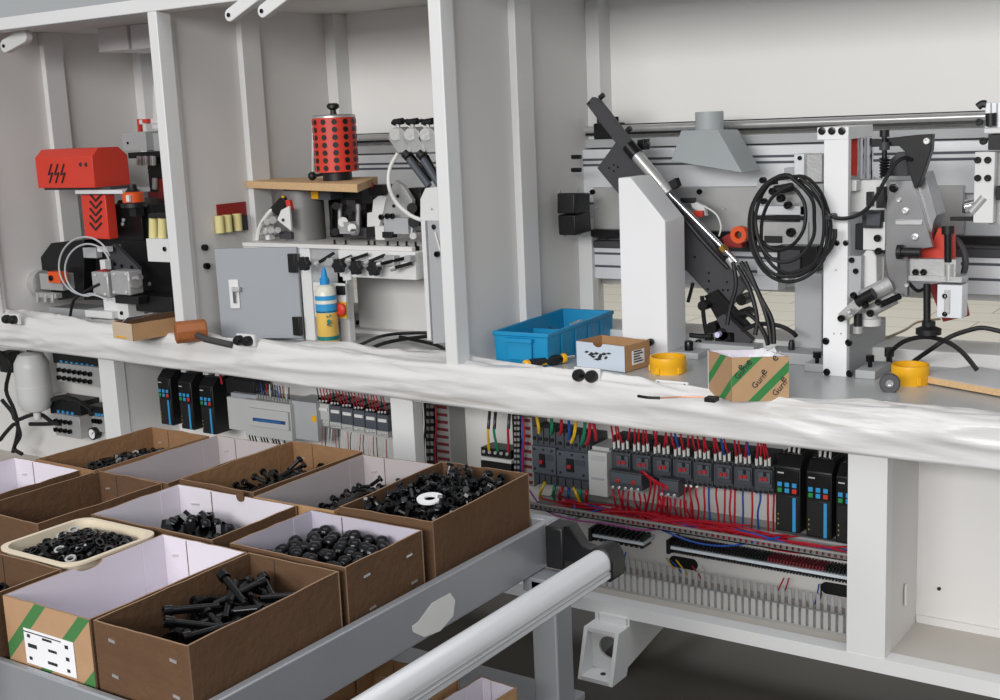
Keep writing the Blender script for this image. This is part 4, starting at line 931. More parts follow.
tag(MB().tube([PZ(362, 352, .88), PZ(385, 343, .88), PZ(412, 338, .88), PZ(446, 334.5, .88)], .0065, 8).build('cable', rubber), 'black cable lying from the glue bottle to the tall front post, middle of three', 'cable')
tag(MB().tube([PZ(400, 337, .86), PZ(420, 341, .86), PZ(436, 345, .86), PZ(444, 350, .86), PZ(438, 354, .87)], .0065, 8).build('cable', rubber), 'black cable hooked back on itself beside the tall front post', 'cable')
# ---------------------------------------------------------------- left bay
t = thing('trimming_unit', (-4.1, 3.5, ZT), 'black trimming unit with red hood and red chevron chute in the left bay', 'machine')
Y0 = 3.20
def xprism(name, m, par, x0p, x1p, prof, bevel=.002):
    return MB().prism([Vector((x0p, y, z)) for y, z in prof], (x1p-x0p, 0, 0)).build(name, m, par, bevel=bevel)
X0, X1, Z0, Z1 = span(36, 149, 93, 188, Y0); dpt = PX(130, 180, X1).y-Y0
ch = .035
hood = xprism('red_hood', red, t, X0, X1, [(Y0, Z0), (Y0+dpt, Z0), (Y0+dpt, Z1-ch), (Y0+dpt-ch*1.2, Z1), (Y0+ch, Z1), (Y0, Z1-ch*.9)])
for k in range(3):
    x = 49.5+k*6.2
    for seg in (((x+2, 164), (x-1, 175)), ((x-1, 174.5), (x+3, 173)), ((x+3, 172.5), (x, 183))):
        a, c = [PY(u, v, Y0-.002) for u, v in seg]; MB().tube([a, c], .0036, 4).build('lightning_slot', ink, hood)
for x in (81, 86.5): MB().cyl(PY(x, 164.5, Y0+.002), PY(x, 164.5, Y0-.002), .009, 12).build('vent_hole', black, hood)
fpart('hood_floor', dgrey, t, 44, 187, 110, 190, Y0+.03, .12)
fpart('white_plate', white, t, 75, 190, 122, 194, Y0+.02, .14)
X0, X1, Z0, Z1 = span(83, 195, 107, 239, Y0+.03); d2 = PX(117, 220, X1).y-Y0-.03
ch_ = MB().box((X0, Y0+.03, Z0), (X1, Y0+.03+d2, Z1)).build('red_chute', red, t, bevel=.003)
for k in range(5):
    y = 199+k*7.2
    MB().tube([PY(90, y-5, Y0+.028), PY(95.7, y+2, Y0+.028), PY(101.5, y-5, Y0+.028)], .0048, 4, 0).build('chevron_slot', ink, ch_)
ppart('left_body', blackm, t, [(37, 262), (51, 243), (84, 240), (84, 296), (60, 300), (44, 296), (37, 280)], Y0+.08, .16)
ppart('main_body', black, t, [(100, 240), (118, 200), (150, 205), (172, 262), (172, 308), (128, 312), (110, 300), (84, 300), (84, 245)], Y0+.14, .16)
ppart('trapezoid_plate', dgrey, t, [(106, 247), (114, 244), (138, 268), (138, 278), (106, 276)], Y0+.05, .02)
for px, py in ((115, 264), (122, 266), (132, 267), (113, 249)): scr(t, px, py, Y0+.05, .008, .004)
fpart('rear_block', blackm, t, 116, 204, 142, 240, Y0+.12, .06)
for px, py in ((123, 224), (124, 220), (120, 246), (150, 284)): scr(t, px, py, Y0+.11, .008, .006, steel2)
fpart('base', black, t, 128, 296, 172, 312, Y0+.04, .1)
fpart('grey_base', lgrey, t, 36, 308, 90, 318, Y0+.1, .12)
fpart('white_foot', white, t, 104, 298, 128, 319, Y0, .08); scr(t, 122, 313, Y0, .008, .006)
fpart('white_slab', white, t, 85, 311, 112, 318, Y0-.03, .08)
fpart('motor_barrel', steel2, t, 40, 274, 62, 290, Y0+.02, .08)
MB().cyl(PY(36, 283, Y0+.05), PY(44, 283, Y0+.05), .055, 20).build('motor_cap', steel, t)
MB().cyl(PY(30, 283, Y0+.06), PY(36, 283, Y0+.06), .045, 20).build('flywheel', steel2, t)
fpart('orange_block', orange, t, 48, 272, 60, 283, Y0, .04); scr(t, 51.5, 278, Y0, .012, .008)
fpart('fitting_row', steel2, t, 36, 293, 56, 298, Y0, .03)
for x in (38, 46, 53): MB().cyl(PY(x, 293, Y0), PY(x, 302, Y0), .010, 10).build('air_fitting', steel, t)
def motor(x0, y0, x1, y1, Y, nm):
    m_ = fpart(nm, steel2, t, x0, y0, x1, y1, Y, .07, .006)
    for px, py in ((x0+3, y0+3), (x0+3, y1-3), (x1-3, y0+3), (x1-3, y1-3)): MB().cyl(PY(px, py, Y), PY(px, py, Y-.006), .006, 8).build('corner_screw', steel, m_)
motor(92, 272, 108, 297, Y0-.02, 'air_motor'); motor(111, 271, 129, 295, Y0-.03, 'air_motor')
MB().cyl(PY(129, 283, Y0), PY(136, 281, Y0), .03, 12).build('motor_shaft', steel, t); MB().cyl(PY(134, 278, Y0-.01), PY(141, 277, Y0-.01), .012, 10).build('fitting', chrome, t)
fpart('black_pad', black, t, 115, 296, 138, 304, Y0-.02, .05)
fpart('white_clip', white, t, 97, 247, 107, 252, Y0, .03); fpart('grey_clip', lgrey, t, 83, 248, 96, 258, Y0+.01, .03); fpart('white_post', white, t, 100, 260, 105, 270, Y0, .03)
ppart('red_flap', redd, t, [(93, 272), (103, 269), (106, 272), (96, 274)], Y0-.01, .02)
for k, (cx, cy, rx, ry) in enumerate(((85, 266, 26, 29), (88, 270, 23, 26))):
    MB().tube([PY(cx+rx*math.cos(a), cy+ry*math.sin(a), Y0-.06-.012*k) for a in [-.35-i*.31 for i in range(16)]]+[PY(108, 300, Y0-.05)], .0038, 8).build('air_hose', mat('grey_hose', (186, 188, 192), .4), t)
MB().tube([PY(70, 318, Y0-.02), PY(74, 300, Y0-.02), PY(88, 290, Y0-.02), PY(100, 284, Y0-.02)], .006).build('air_hose', rubber, t)
b = MB(); p = PY(134, 206, Y0+.06)
t = thing('warning_beacon', p, 'small orange beacon on a black base beside the red chute', 'beacon')
MB().lathe([(.05, -.004), (.05, .012), (.043, .016)], p, (0, 0, 1), 24).build('base', black, t); MB().lathe([(.042, .016), (.042, .05), (.034, .056)], p, (0, 0, 1), 24).build('dome', orange, t)
MB().lathe([(.03, .056), (.018, .07), (.016, .085)], p, (0, 0, 1), 16).build('cap', black, t); MB().box(p+Vector((.012, -.045, .02)), p+Vector((.03, -.036, .045))).build('sticker', white, t)
MB().box(p+Vector((-.02, -.01, -.04)), p+Vector((.02, .03, -.004))).build('stem', black, t)
t = thing('control_box', PY(142, 152, 3.6), 'grey control box with red valve on top, behind the slim left front post', 'box')
X0, X1, Z0, Z1 = span(122, 132, 146, 151, 3.56); MB().box((X0, 3.56, Z0), (X1, 3.72, Z1)).build('housing', lgrey, t, bevel=.002); scr(t, 128, 143, 3.56, .006, .003)
fpart('cover', lgrey, t, 146, 133, 172, 151, 3.6, .1)
fpart('red_valve', red, t, 142, 119, 147, 123, 3.58, .03); fpart('valve_body', white, t, 139, 119, 160, 124, 3.6, .03); fpart('red_stem', red, t, 137, 119, 139, 132, 3.6, .02); fpart('white_tab', white, t, 152, 124, 161, 129, 3.58, .03)
MB().cyl(PY(156, 85, 3.62), PY(156, 125, 3.62), .012, 10).build('riser', white2, t)
fpart('black_under', black, t, 128, 152, 170, 158, 3.58, .1); fpart('black_column', black, t, 148, 152, 172, 192, 3.62, .08)
for x in (140, 146, 153): MB().cyl(PY(x, 156, 3.57), PY(x, 165, 3.57), .014, 12).build('plunger', steel, t)
for x in (155,): MB().cyl(PY(x, 178, 3.58), PY(x, 189, 3.58), .012, 12).build('plunger', steel, t)
fpart('red_side', redd, t, 158, 179, 172, 200, 3.6, .05); fpart('red_base', redd, t, 148, 192, 168, 202, 3.62, .04)
ppart('tilted_plate', lgrey, t, [(138, 190), (143, 189), (168, 205), (168, 213), (140, 215)], 3.63, .02)
fpart('post', blackm, t, 144, 204, 170, 214, 3.6, .08)
t = thing('edging_rollers', PY(158, 262, 3.2), 'pale yellow edging rollers on a white holder beside the slim front post', 'rollers')
fpart('holder', white, t, 147, 239, 174, 262, 3.16, .1); scr(t, 165, 249, 3.16, .009, .006)
for x in (153.5, 162.5): MB().cyl(PY(x, 239, 3.20), PY(x, 218, 3.20), .0175, 18).build('roller', yelp, t)
fpart('top_plate', black, t, 148, 214, 168, 218, 3.18, .06)
# small carton and mallet on the film
A = PZ(113.5, 338, .888); B_ = PZ(133, 341.5, .888); yd = math.degrees(math.atan2(B_.y-A.y, B_.x-A.x))
t, P, wf, wr = carton('carton', A, (B_-A).length, .26, .062, yd, kraft2, kraft, 'small open kraft carton lying on the plastic film in the left bay', front=mat('pale_carton', (206, 184, 160), .8))
w0 = (B_-A).length; MB().prism([P(.02, -.001, .006), P(w0*.65, -.001, .006), P(w0*.65, -.001, .012), P(.02, -.001, .012)], (0, -.001, 0)).build('yellow_strip', yellow, wf)
MB().prism([P(.02, .03, .055), P(.06, .03, .075), P(.05, .14, .075), P(.015, .12, .06)], (0, 0, .002)).build('flap', whitec, t)
t = thing('mallet', PZ(192, 344, .872), 'wooden mallet with dark handle resting on the film beside the slim front post', 'mallet')
a, c = PZ(175, 332, .92), PZ(205, 329, .92); d = c-a
a.z = c.z = .917; a.y -= .0; k_ = .02
MB().lathe([(.036, 0), (.040, .006), (.040, (c-a).length*1.0), (.036, (c-a).length*1.04)], a, c-a, 8).build('head', wood, t, bevel=.003)
MB().tube([(a+c)/2, PZ(205, 339, .895), PZ(232, 345, .878)], .012, 10, 0).build('handle', mat('dark_handle', (66, 62, 62), .5), t)
# ---------------------------------------------------------------- lower bays: left
t = thing('air_tank', PY(36, 418, 3.14), 'white rounded air tank hanging in the left lower bay', 'tank')
p = PY(37, 412, 3.14); zt = PY(37, 352, 3.14).z-p.z; r = .073
MB().lathe([(.02, 0), (r*.75, .012), (r*.97, .045), (r, .07), (r, zt-.07), (r*.96, zt-.045), (r*.7, zt-.012), (.02, zt)], p, (0, 0, 1), 32).build('shell', tankm, t)
MB().lathe([(r*1.004, zt*.44), (r*1.01, zt*.45), (r*1.004, zt*.46)], p, (0, 0, 1), 32, cap=False).build('weld_seam', white2, t)
MB().lathe([(.014, 0), (.014, .02), (.02, .022), (.02, .03)], p+Vector((0, 0, zt)), (0, 0, 1), 14).build('top_port', blackm, t); MB().lathe([(.016, 0), (.016, -.03)], p, (0, 0, 1), 12).build('bottom_port', white2, t)
MB().box((p.x-.02, 3.2, p.z+.03), (p.x+.02, 3.285, p.z+.06)).build('holder', white2, t)
def manifold(x0, y0, x1, y1, n, label, rows=2):
    t = thing('valve_manifold', PY(x1, y1, 3.2), label, 'valve')
    fpart('solenoid_row', black, t, x0, y0, x1, y0+(y1-y0)*.42, 3.19, .1)
    fpart('body', steel2, t, x0+5, y0+(y1-y0)*.42, x1, y1, 3.17, .12)
    for k in range(n):
        px = x0+7+(x1-x0-16)*k/(n-1); sl = .14*(px-x0)
        fpart('indicator', cyan, t, px, y0+(y1-y0)*.33+sl-3, px+2, y0+(y1-y0)*.33+sl-.5, 3.186, .004, 0)
        for j in range(rows):
            q = PY(px, y0+(y1-y0)*(.58+.24*j)+sl-2, 3.17); MB().lathe([(.010, 0), (.010, .012), (.006, .012), (.006, .006)], q, (0, -1, 0), 12).build('port', oxide, t)
manifold(53, 352, 100, 384, 7, 'upper valve manifold with black solenoids and two rows of ports in the left lower bay')
manifold(50, 400, 80, 437, 4, 'lower valve manifold with black solenoids left of the pressure gauge')
manifold(88, 407, 110, 432, 3, 'small valve manifold behind the pressure gauge next to the bay upright', 1)
t = thing('pressure_gauge', PY(92, 440, 3.14), 'small round pressure gauge with black rim in the left lower bay', 'gauge')
p = PY(92, 434, 3.15); MB().lathe([(.026, .03), (.026, 0), (.021, -.003), (.021, .002)], p, (0, 1, 0), 24).build('rim', black, t); MB().cyl(p+Vector((0, -.0005, 0)), p+Vector((0, .004, 0)), .021, 24).build('dial', paper, t)
MB().tube([p+Vector((0, -.002, 0)), p+Vector((.012, -.002, .008))], .0015, 5, 0).build('needle', ink, t)
hz_ = [([(0, 352), (10, 365), (6, 390), (14, 410), (18, 430), (13, 452)], 'black hose hanging down the left lower bay at the photo edge'),
 ([(2, 400), (12, 412), (16, 420), (28, 416), (40, 414), (52, 422), (60, 424)], 'black hose running from the tank bottom to the lower valve manifold'),
 ([(0, 440), (8, 430), (16, 424), (20, 436), (14, 448), (22, 454)], 'black hose loop on the floor of the left lower bay'),
 ([(52, 400), (66, 397), (80, 402), (92, 410)], 'brown hose arching from the lower valve manifold to the gauge'),
 ([(30, 424), (46, 424), (58, 423)], 'short straight black hose under the air tank')]
for pts, lb in hz_: tag(MB().tube([PY(x, y, 3.16) for x, y in pts], .009, 7).build('hose', rubber), lb, 'hose')
tag(MB().box(PY(0, 372, 3.2), PY(8, 353, 3.2)+Vector((0, .06, 0))).build('valve_block', black, bevel=.003), 'black valve block at the left edge of the photo in the lower bay', 'valve')
# ---------------------------------------------------------------- drives (prototype at origin, then copies)
W_, H_, D_p = .072, .195, .13
def make_drive():
    t = thing('servo_drive', (0, 0, 0), 'drive', 'drive', 'servo drives')
    b = MB(); b.prism([(0, 0, 0), (0, D_p, 0), (0, D_p, H_+.02), (0, .03, H_+.02), (0, 0, H_-.01)], (W_, 0, 0)); b.build('housing', black, t, bevel=.003)
    MB().box((.004, -.004, H_*.56), (W_-.004, 0, H_*.93)).build('keypad_panel', blackm, t, bevel=.002)
    MB().box((.004, -.003, .004), (W_-.004, 0, H_*.54)).build('terminal_cover', black, t, bevel=.002)
    for i in range(3):
        for j in range(2):
            m = cyan if j or i == 1 else (ledg if i == 0 else ledr)
            MB().box((.008+i*.021, -.007, H_*(.585+.085*j)), (.021+i*.021, -.004, H_*(.65+.085*j))).build('key', m, t, bevel=.001)
    MB().box((W_-.021, -.0045, .004), (W_-.012, -.003, H_*.52)).build('blue_stripe', cyan, t)
    MB().box((.008, -.0048, H_*.86), (.026, -.004, H_*.88)).build('small_print', devl, t)
    for k in range(3): MB().box((.008, -.0045, .02+.014*k), (.011, -.003, .024+.014*k)).build('indicator', mat('amber_dot', (170, 150, 60), .5), t)
    for k in range(5): MB().box((.008+.012*k, .035+.0, H_+.0195), (.014+.012*k, .115, H_+.0225)).build('top_vent', dgrey, t)
    return t
proto = make_drive()
spots = [((775.5, 530), 'black drive with blue stripe in the right wiring bay, first from the relays'), ((806, 536), 'black drive with blue stripe in the right wiring bay, middle of its three'), ((835.5, 542), 'black drive half hidden by the wide base upright in the right wiring bay'),
         ((161.5, 424), 'black drive with blue stripe in the left wiring bay, leftmost of its three'), ((182, 428.5), 'black drive with blue stripe in the left wiring bay, middle of its three'), ((203, 433), 'black drive with blue stripe in the left wiring bay, next to the grey controller')]
drive_pos = []
for i, ((px, py), lb) in enumerate(spots):
    p = PY(px, py, 3.15); drive_pos.append(p)
    if i == 0: first = p
    else: copy_tree(proto, p, None, lb, 'servo drives')
proto.location = first; proto['label'] = spots[0][1]
for p in drive_pos[:3]:
    for k in range(3):
        wire([p+Vector((.022+.014*k, .05, H_+.005)), p+Vector((.018+.014*k, .06, H_+.03)), p+Vector((.0+.02*k, .07, H_+.065))], .0028, redw, 'short red wire plugged into the top of a right bay drive', 'red wires on the right bay drives')
        tag(MB().cyl(p+Vector((.022+.014*k, .045, H_+.018)), p+Vector((.020+.014*k, .055, H_+.036)), .0036, 7).build('ferrule', whitew), 'white ferrule on the red wires of a right bay drive', 'ferrule', 'white ferrules on the right bay drives')
# ---------------------------------------------------------------- left wiring bay devices
t = thing('relay_block', PY(228, 395, 3.2), 'black relay block above the grey controller in the left wiring bay', 'relay')
fpart('body', black, t, 226, 380, 254, 396, 3.19, .08); fpart('front_face', devd, t, 228, 396, 234, 402, 3.18, .02)
for x in (187, 209, 221): MB().box(PY(x-6, 372+.12*(x-187), 3.2), PY(x-1, 368+.12*(x-187), 3.2)+Vector((0, .03, 0))).build('clip', white, t)
MB().tube([PY(222, 384, 3.14), PY(221, 378, 3.15), PY(220, 374, 3.16)], .004, 6).build('red_lead', redw, t)
t = thing('controller', PY(268, 437, 3.16), 'light grey programmable controller with blue nameplate in the left wiring bay', 'controller')
fpart('side_module', devl, t, 228, 398, 246, 430, 3.16, .12); fpart('main_module', devl, t, 245, 402, 291, 438, 3.15, .13); fpart('front_cover', devl, t, 248, 410, 288, 428, 3.14, .01)
fpart('end_module', lgrey, t, 292, 402, 317, 440, 3.17, .11); fpart('power_module', mgrey, t, 231, 394, 256, 400, 3.17, .1)
q0, q1 = PY(253, 417.5, 3.139), PY(285, 421.5, 3.139)
MB().prism([q0, q1, q1+Vector((0, 0, -.012)), q0+Vector((0, 0, -.012))], (0, -.002, 0)).build('nameplate', mat('navy_blue', (38, 66, 130), .4), t); q = q0+Vector((.0, -.003, -.004)); q2 = q1+Vector((-.02, -.003, -.004))
MB().tube([q+Vector((.015, 0, -.002)), q2+Vector((0, 0, -.002))], .0014, 4, 0).build('small_print', cyan, t)
fpart('yellow_mark', yellow, t, 312, 416, 316, 422, 3.168, .003, 0)
for k in range(13):
    px = 257+k*2.7; py = 397+.16*(px-257); p = PY(px, py, 3.16)
    MB().box(p+Vector((-.004, 0, -.004)), p+Vector((.004, .02, .010))).build('terminal_screw', steel, t)
for k in range(13):
    px = 257+k*2.7; py = 395+.16*(px-257)
    c = (blackw, blackw, bluew, blackw, redw, whitew)[k % 6]
    wire([PY(px, py, 3.165), PY(px-.5, py-5, 3.16), PY(px-1+rnd(-1, 1), py-13, 3.17)], .0022, c, 'thin wire rising from the grey controller terminals', 'wires above the grey controller')
for k in range(14):
    px = 246+k*2.9; py = 437+.12*(px-246)
    wire([PY(px, py-3, 3.17), PY(px+1.5, py+2, 3.15), PY(px+4, py+8, 3.16)], .003, blackw if k % 4 else whitew, 'black wire bending down below the grey controller', 'wires below the grey controller')
# contactor row
for k in range(6):
    x0 = 318+k*11.8; sl = .19*(x0-318)
    t = thing('contactor', PY(x0+5, 427+sl, 3.2), 'small grey contactor with white tabs in the left wiring bay row', 'contactor', 'left bay contactors')
    fpart('body', devg if k else devl, t, x0, 404+sl, x0+10.8, 420+sl, 3.19, .1); fpart('top_terminals', oxide, t, x0, 398+sl, x0+10.8, 405+sl, 3.20, .08); fpart('lower_terminals', devl, t, x0, 420+sl, x0+10.8, 426+sl, 3.20, .08)
    fpart('white_tab', white, t, x0+1, 408+sl, x0+9, 411+sl, 3.185, .006, 0)
    for j in range(3): scr(t, x0+2+j*3.2, 401+sl, 3.2, .005, .003, steel); scr(t, x0+2+j*3.2, 423+sl, 3.2, .005, .003, steel)
for k in range(22):
    px = 319+k*3.2; sl = .19*(px-318)
    wire([PY(px, 399+sl, 3.195), PY(px-1.5, 391+sl, 3.18), PY(px-3+rnd(-1.5, 1), 382+sl, 3.18)], .0021, redw if k % 5 else blackw, 'thin red or black wire above the small contactor row', 'wires above the left contactors')
    wire([PY(px, 426+sl, 3.195), PY(px+rnd(-1, 1), 438+sl, 3.19), PY(px+rnd(-2, 2), 450+sl, 3.2)], .0016, (whitew, redw, blackw, whitew)[k % 4], 'thin wire hanging below the small contactor row', 'wires below the left contactors')
# ---------------------------------------------------------------- vertical duct beside the narrow upright and DIN terminals
def vduct(x0, x1, y0, y1, Y, label, nslot, slotm):
    t = thing('cable_duct', PY(x1, y1, Y), label, 'duct')
    X0, X1, Z0, Z1 = span(x0, y0, x1, y1, Y)
    MB().box((X0, Y, Z0), (X1, 3.29, Z1)).build('body', ductm, t, bevel=.002)
    for k in range(nslot):
        z = Z0+(Z1-Z0)*(k+.35)/nslot
        MB().box((X0+.004, Y-.0015, z), (X1-.006, Y+.01, z+(Z1-Z0)/nslot*.4)).build('slot', slotm, t)
    return t
vduct(436, 450, 404, 470, 3.2, 'grey slotted cable duct standing right of the narrow bay upright', 9, slotr)
vduct(522, 533, 417, 486, 3.2, 'grey slotted cable duct standing left of the two circuit breakers', 9, slotr)
def vterm(x0, x1, y0, y1, n, label):
    t = thing('terminal_strip', PY(x1, y1, 3.2), label, 'terminal')
    fpart('base', black, t, x0, y0, x1, y1, 3.2, .08)
    for k in range(n):
        y = y0+(y1-y0)*(k+.2)/n
        for f in (.15, .6): fpart('contact', steel, t, x0+(x1-x0)*f, y, x0+(x1-x0)*(f+.28), y+(y1-y0)/n*.5, 3.195, .006, 0)
vterm(425, 434, 403, 470, 9, 'upright black terminal strip right of the narrow bay upright')
vterm(513, 520, 415, 476, 11, 'upright black terminal strip between the small terminal block and the duct')
for k, (x, m) in enumerate(((421, redw), (424, blackw), (419, redw), (435, redw), (521.5, bluew), (523, redw))):
    y0 = 402 if x < 500 else 416
    wire([PY(x, y0, 3.18), PY(x+1.5, y0+20, 3.17), PY(x, y0+42, 3.18), PY(x+1, y0+62, 3.19)], .003, m, 'wire running down beside an upright terminal strip', 'wires beside the upright terminal strips')
t = thing('terminal_block', PY(497, 470, 3.2), 'small black terminal block with white rail left of the circuit breakers', 'terminal')
fpart('upper_row', black, t, 481, 449, 511, 458, 3.2, .07); fpart('marker_rail', white, t, 481, 458.5, 511, 462, 3.19, .08); fpart('lower_row', black, t, 481, 462.5, 511, 474, 3.2, .07)
for k in range(5): scr(t, 484+k*5.8, 451.5+k*.6, 3.2, .006, .004, steel)
for (x0, xa, m1, lb) in ((489, 488, yelw, 'yellow'), (498, 494, greenw, 'green'), (509, 508, redw, 'red')):
    wire([PY(x0, 450+.1*(x0-489), 3.19), PY(xa, 432, 3.17), PY(xa+1, 420, 3.18), PY(xa+2, 408, 3.18)], .0042, m1, lb+' wire plugged into the small terminal block left of the breakers')
    tag(MB().tube([PY(xa+.4, 429, 3.168), PY(xa+1, 420, 3.178), PY(xa+2, 408, 3.178)], .0052, 8).build('sleeve', blackw), 'black sleeve over the '+lb+' wire of the small terminal block', 'sleeve')
# ---------------------------------------------------------------- circuit breakers
def breaker(x0, y0, x1, y1, Y, label, red_):
    t = thing('circuit_breaker', PY(x1, y1, Y), label, 'breaker')
    X0, X1, Z0, Z1 = span(x0, y0, x1, y1, Y); h = Z1-Z0; w = X1-X0
    MB().box((X0, Y+.012, Z0), (X1, 3.29, Z1)).build('body', devd, t, bevel=.002)
    MB().box((X0, Y, Z0+h*.2), (X1, Y+.012, Z0+h*.72)).build('front_cover', devg, t, bevel=.002)
    for k in range(4):
        xx = X0+w*(k+.08)/4
        MB().box((xx, Y+.005, Z0+h*.76), (xx+w*.2, Y+.08, Z1+.012)).build('phase_barrier', devd, t, bevel=.001)
        MB().cyl((xx+w*.1, Y+.004, Z0+h*.86), (xx+w*.1, Y+.0, Z0+h*.86), .006, 10).build('terminal_screw', black, t)
        MB().box((xx, Y+.005, Z0-.002), (xx+w*.2, Y+.06, Z0+h*.16)).build('phase_barrier', devd, t, bevel=.001)
    cx = X0+w*.42; cz = Z0+h*.45
    MB().box((cx-w*.09, Y-.004, cz-h*.13), (cx+w*.14, Y, cz+h*.13)).build('toggle_frame', black, t); MB().box((cx-w*.03, Y-.012, cz-h*.05), (cx+w*.08, Y-.004, cz+h*.02)).build('toggle', markr, t, bevel=.001)
    for u, v in ((.12, .65), (.85, .65), (.12, .28), (.85, .28), (.5, .66)): MB().cyl((X0+w*u, Y+.001, Z0+h*v), (X0+w*u, Y-.0015, Z0+h*v), .004, 8).build('cover_hole', black, t)
    MB().box((X0+w*.6, Y-.002, cz+h*.02), (X0+w*.9, Y, cz+h*.12)).build('label_print', devd, t)
    return X0, X1, Z0, Z1
breaker(532, 432, 555.5, 484, 3.17, 'grey circuit breaker with red toggle, left of the pair in the right wiring bay', 1)
breaker(556.5, 438, 588, 488, 3.165, 'wider grey circuit breaker with red toggle beside the pale power unit', 1)
sets = [(539, 433, 536, 418, yelw), (551, 434, 551, 420, greenw), (560, 435, 561, 421, redw), (568.5, 440, 568.5, 424, bluew), (571, 443, 576, 425, yelw), (581, 445, 585, 427, greenw), (586, 446, 590, 428, redw), (596, 440, 593, 427, redw)]
for x0, y0, x1, y1, m in sets:
    wire([PY(x0, y0, 3.175), PY((x0+x1)/2+1, (y0+y1)/2, 3.16), PY(x1, y1-6, 3.17)], .0052 if m != bluew else .0042, m, 'coloured supply wire entering the top of the circuit breakers', 'wires on top of the breakers')
for x0, y0, x1, y1, m in ((545, 482, 540, 494, yelw), (555, 484, 553, 495, greenw), (563, 486, 559, 497, redw), (569, 488, 568, 499, bluew), (573, 486, 580, 502, yelw), (580, 487, 581, 499, greenw), (587, 488, 586, 500, redw)):
    wire([PY(x0, y0, 3.18), PY((x0+x1)/2, (y0+y1)/2, 3.165), PY(x1, y1, 3.185), PY(x1+2, y1+5, 3.2)], .005, m, 'coloured wire leaving the bottom of the circuit breakers', 'wires below the breakers')
t = thing('power_unit', PY(600, 496, 3.17), 'pale grey power unit between the wide breaker and the contactor row', 'power unit')
fpart('body', devl, t, 588.5, 452, 607, 496, 3.16, .13); fpart('nameplate', lgrey, t, 591, 456, 604, 461, 3.158, .003, 0); fpart('side_print', mgrey, t, 591, 478, 604, 480, 3.158, .003, 0); fpart('top_cap', lgrey, t, 592, 447, 609, 452, 3.18, .1)
# contactor row, right
for k in range(8):
    x0 = 612+k*20.3; sl = .118*(x0-612)
    t = thing('contactor', PY(x0+10, 480+sl, 3.2), 'dark grey contactor with red markers in the right wiring bay row', 'contactor', 'right bay contactors')
    fpart('body', devd, t, x0, 449+sl, x0+19.6, 477+sl, 3.19, .1); fpart('front_plate', devd, t, x0+1.5, 453+sl, x0+18, 471+sl, 3.18, .01)
    fpart('top_terminals', black, t, x0, 437+sl, x0+19.6, 449+sl, 3.21, .07)
    fpart('aux_block', devg, t, x0+4, 456+sl, x0+16, 467+sl, 3.172, .01)
    for j in (0, 1): fpart('red_marker', markr, t, x0+5.5+j*4.5, 461+sl, x0+8.3+j*4.5, 464.5+sl, 3.168, .004, 0)
    fpart('black_slide', black, t, x0+9, 456+sl, x0+11.5, 460+sl, 3.168, .004, 0)
    for j in range(4):
        for yy in (451, 474.5): scr(t, x0+2.6+j*4.8, yy+sl+.5*j*.2, 3.19, .0055, .003, black)
for k in range(32):
    u = k//4; x = 614.5+u*20.3+(k % 4)*4.4+rnd(-.4, .4); sl = .118*(x-612)
    m = bluew if k in (13, 22, 27) else redw; st = (k % 2)*2.5
    tag(MB().cyl(PY(x, 449+sl-st, 3.195), PY(x-.3, 441.5+sl-st, 3.185), .0044, 8).build('ferrule', whitew), 'white ferrule on a wire above the dark contactor row', 'ferrule', 'white ferrules above the right contactors')
    dx = rnd(-6, 5)
    wire([PY(x-.3, 442+sl-st, 3.186), PY(x-1+dx*.5, 434+sl, 3.17), PY(x-2+dx, 420+sl, 3.175)], .003, m, 'red or blue wire above the dark contactor row', 'wires above the right contactors')
# overload relays
for x0, y0, lb in ((610, 472, 'dark grey overload relay with red knobs under the contactor row, left of the pair'), (659, 479, 'dark grey overload relay with red knob under the contactor row, right of the pair')):
    t = thing('overload_relay', PY(x0+20, y0+19, 3.16), lb, 'relay'); w_ = 32 if x0 < 640 else 20
    fpart('body', devd, t, x0, y0, x0+w_, y0+17, 3.15, .12); fpart('front', devg, t, x0+1, y0+2, x0+w_-1, y0+12, 3.142, .008)
    for j in range(2 if x0 < 640 else 1): scr(t, x0+8+j*15.5, y0+8.5+j*2, 3.142, .0065, .004, markr)
    for j in range(5 if x0 < 640 else 3): scr(t, x0+3+j*6.2, y0+15+j*.7, 3.15, .005, .003, steel)
for k in range(16):
    x = 613+k*5.2; y = 489+.16*(x-613)
    if 646 < x < 657: x += 9
    wire([PY(x, y, 3.16), PY(x+rnd(-2, 2), y+8, 3.145), PY(x+rnd(-1, 5), y+17, 3.18), PY(x+4, y+24, 3.2)], .0032, redw, 'red wire hanging from the overload relays into the duct', 'red wires under the overload relays')
for k in range(5):
    wire([PY(640+k*3, 472+k*2, 3.16), PY(645+k*3.5, 473+k*3, 3.135), PY(651+k*4, 484+k, 3.15-.01*(k%2)), PY(645+k*5.5, 515, 3.19)], .0034, redw, 'red wire bowing out between the two overload relays', 'red wires between the relays')
for k, x in enumerate((686, 691, 697, 704, 709, 717, 725, 731, 735, 743, 752, 760, 768, 774)):
    y = 477+.118*(x-612)-4; m = bluew if k in (4, 9, 11) else redw; yb = 516+.178*(x-660)
    wire([PY(x, y, 3.2), PY(x-.5+rnd(-1, 1), y+10, 3.185), PY(x+rnd(-3, 2), y+24, 3.185), PY(x+rnd(-2, 3), yb+6, 3.215)], .0032, m, 'red or blue wire dropping from the contactor row into the duct', 'wires under the right contactors')
    if k < 3: tag(MB().cyl(PY(x, y-2, 3.198), PY(x, y+5, 3.192), .0042, 8).build('ferrule', whitew), 'white ferrule under the dark contactor row', 'ferrule', 'white ferrules under the right contactors')
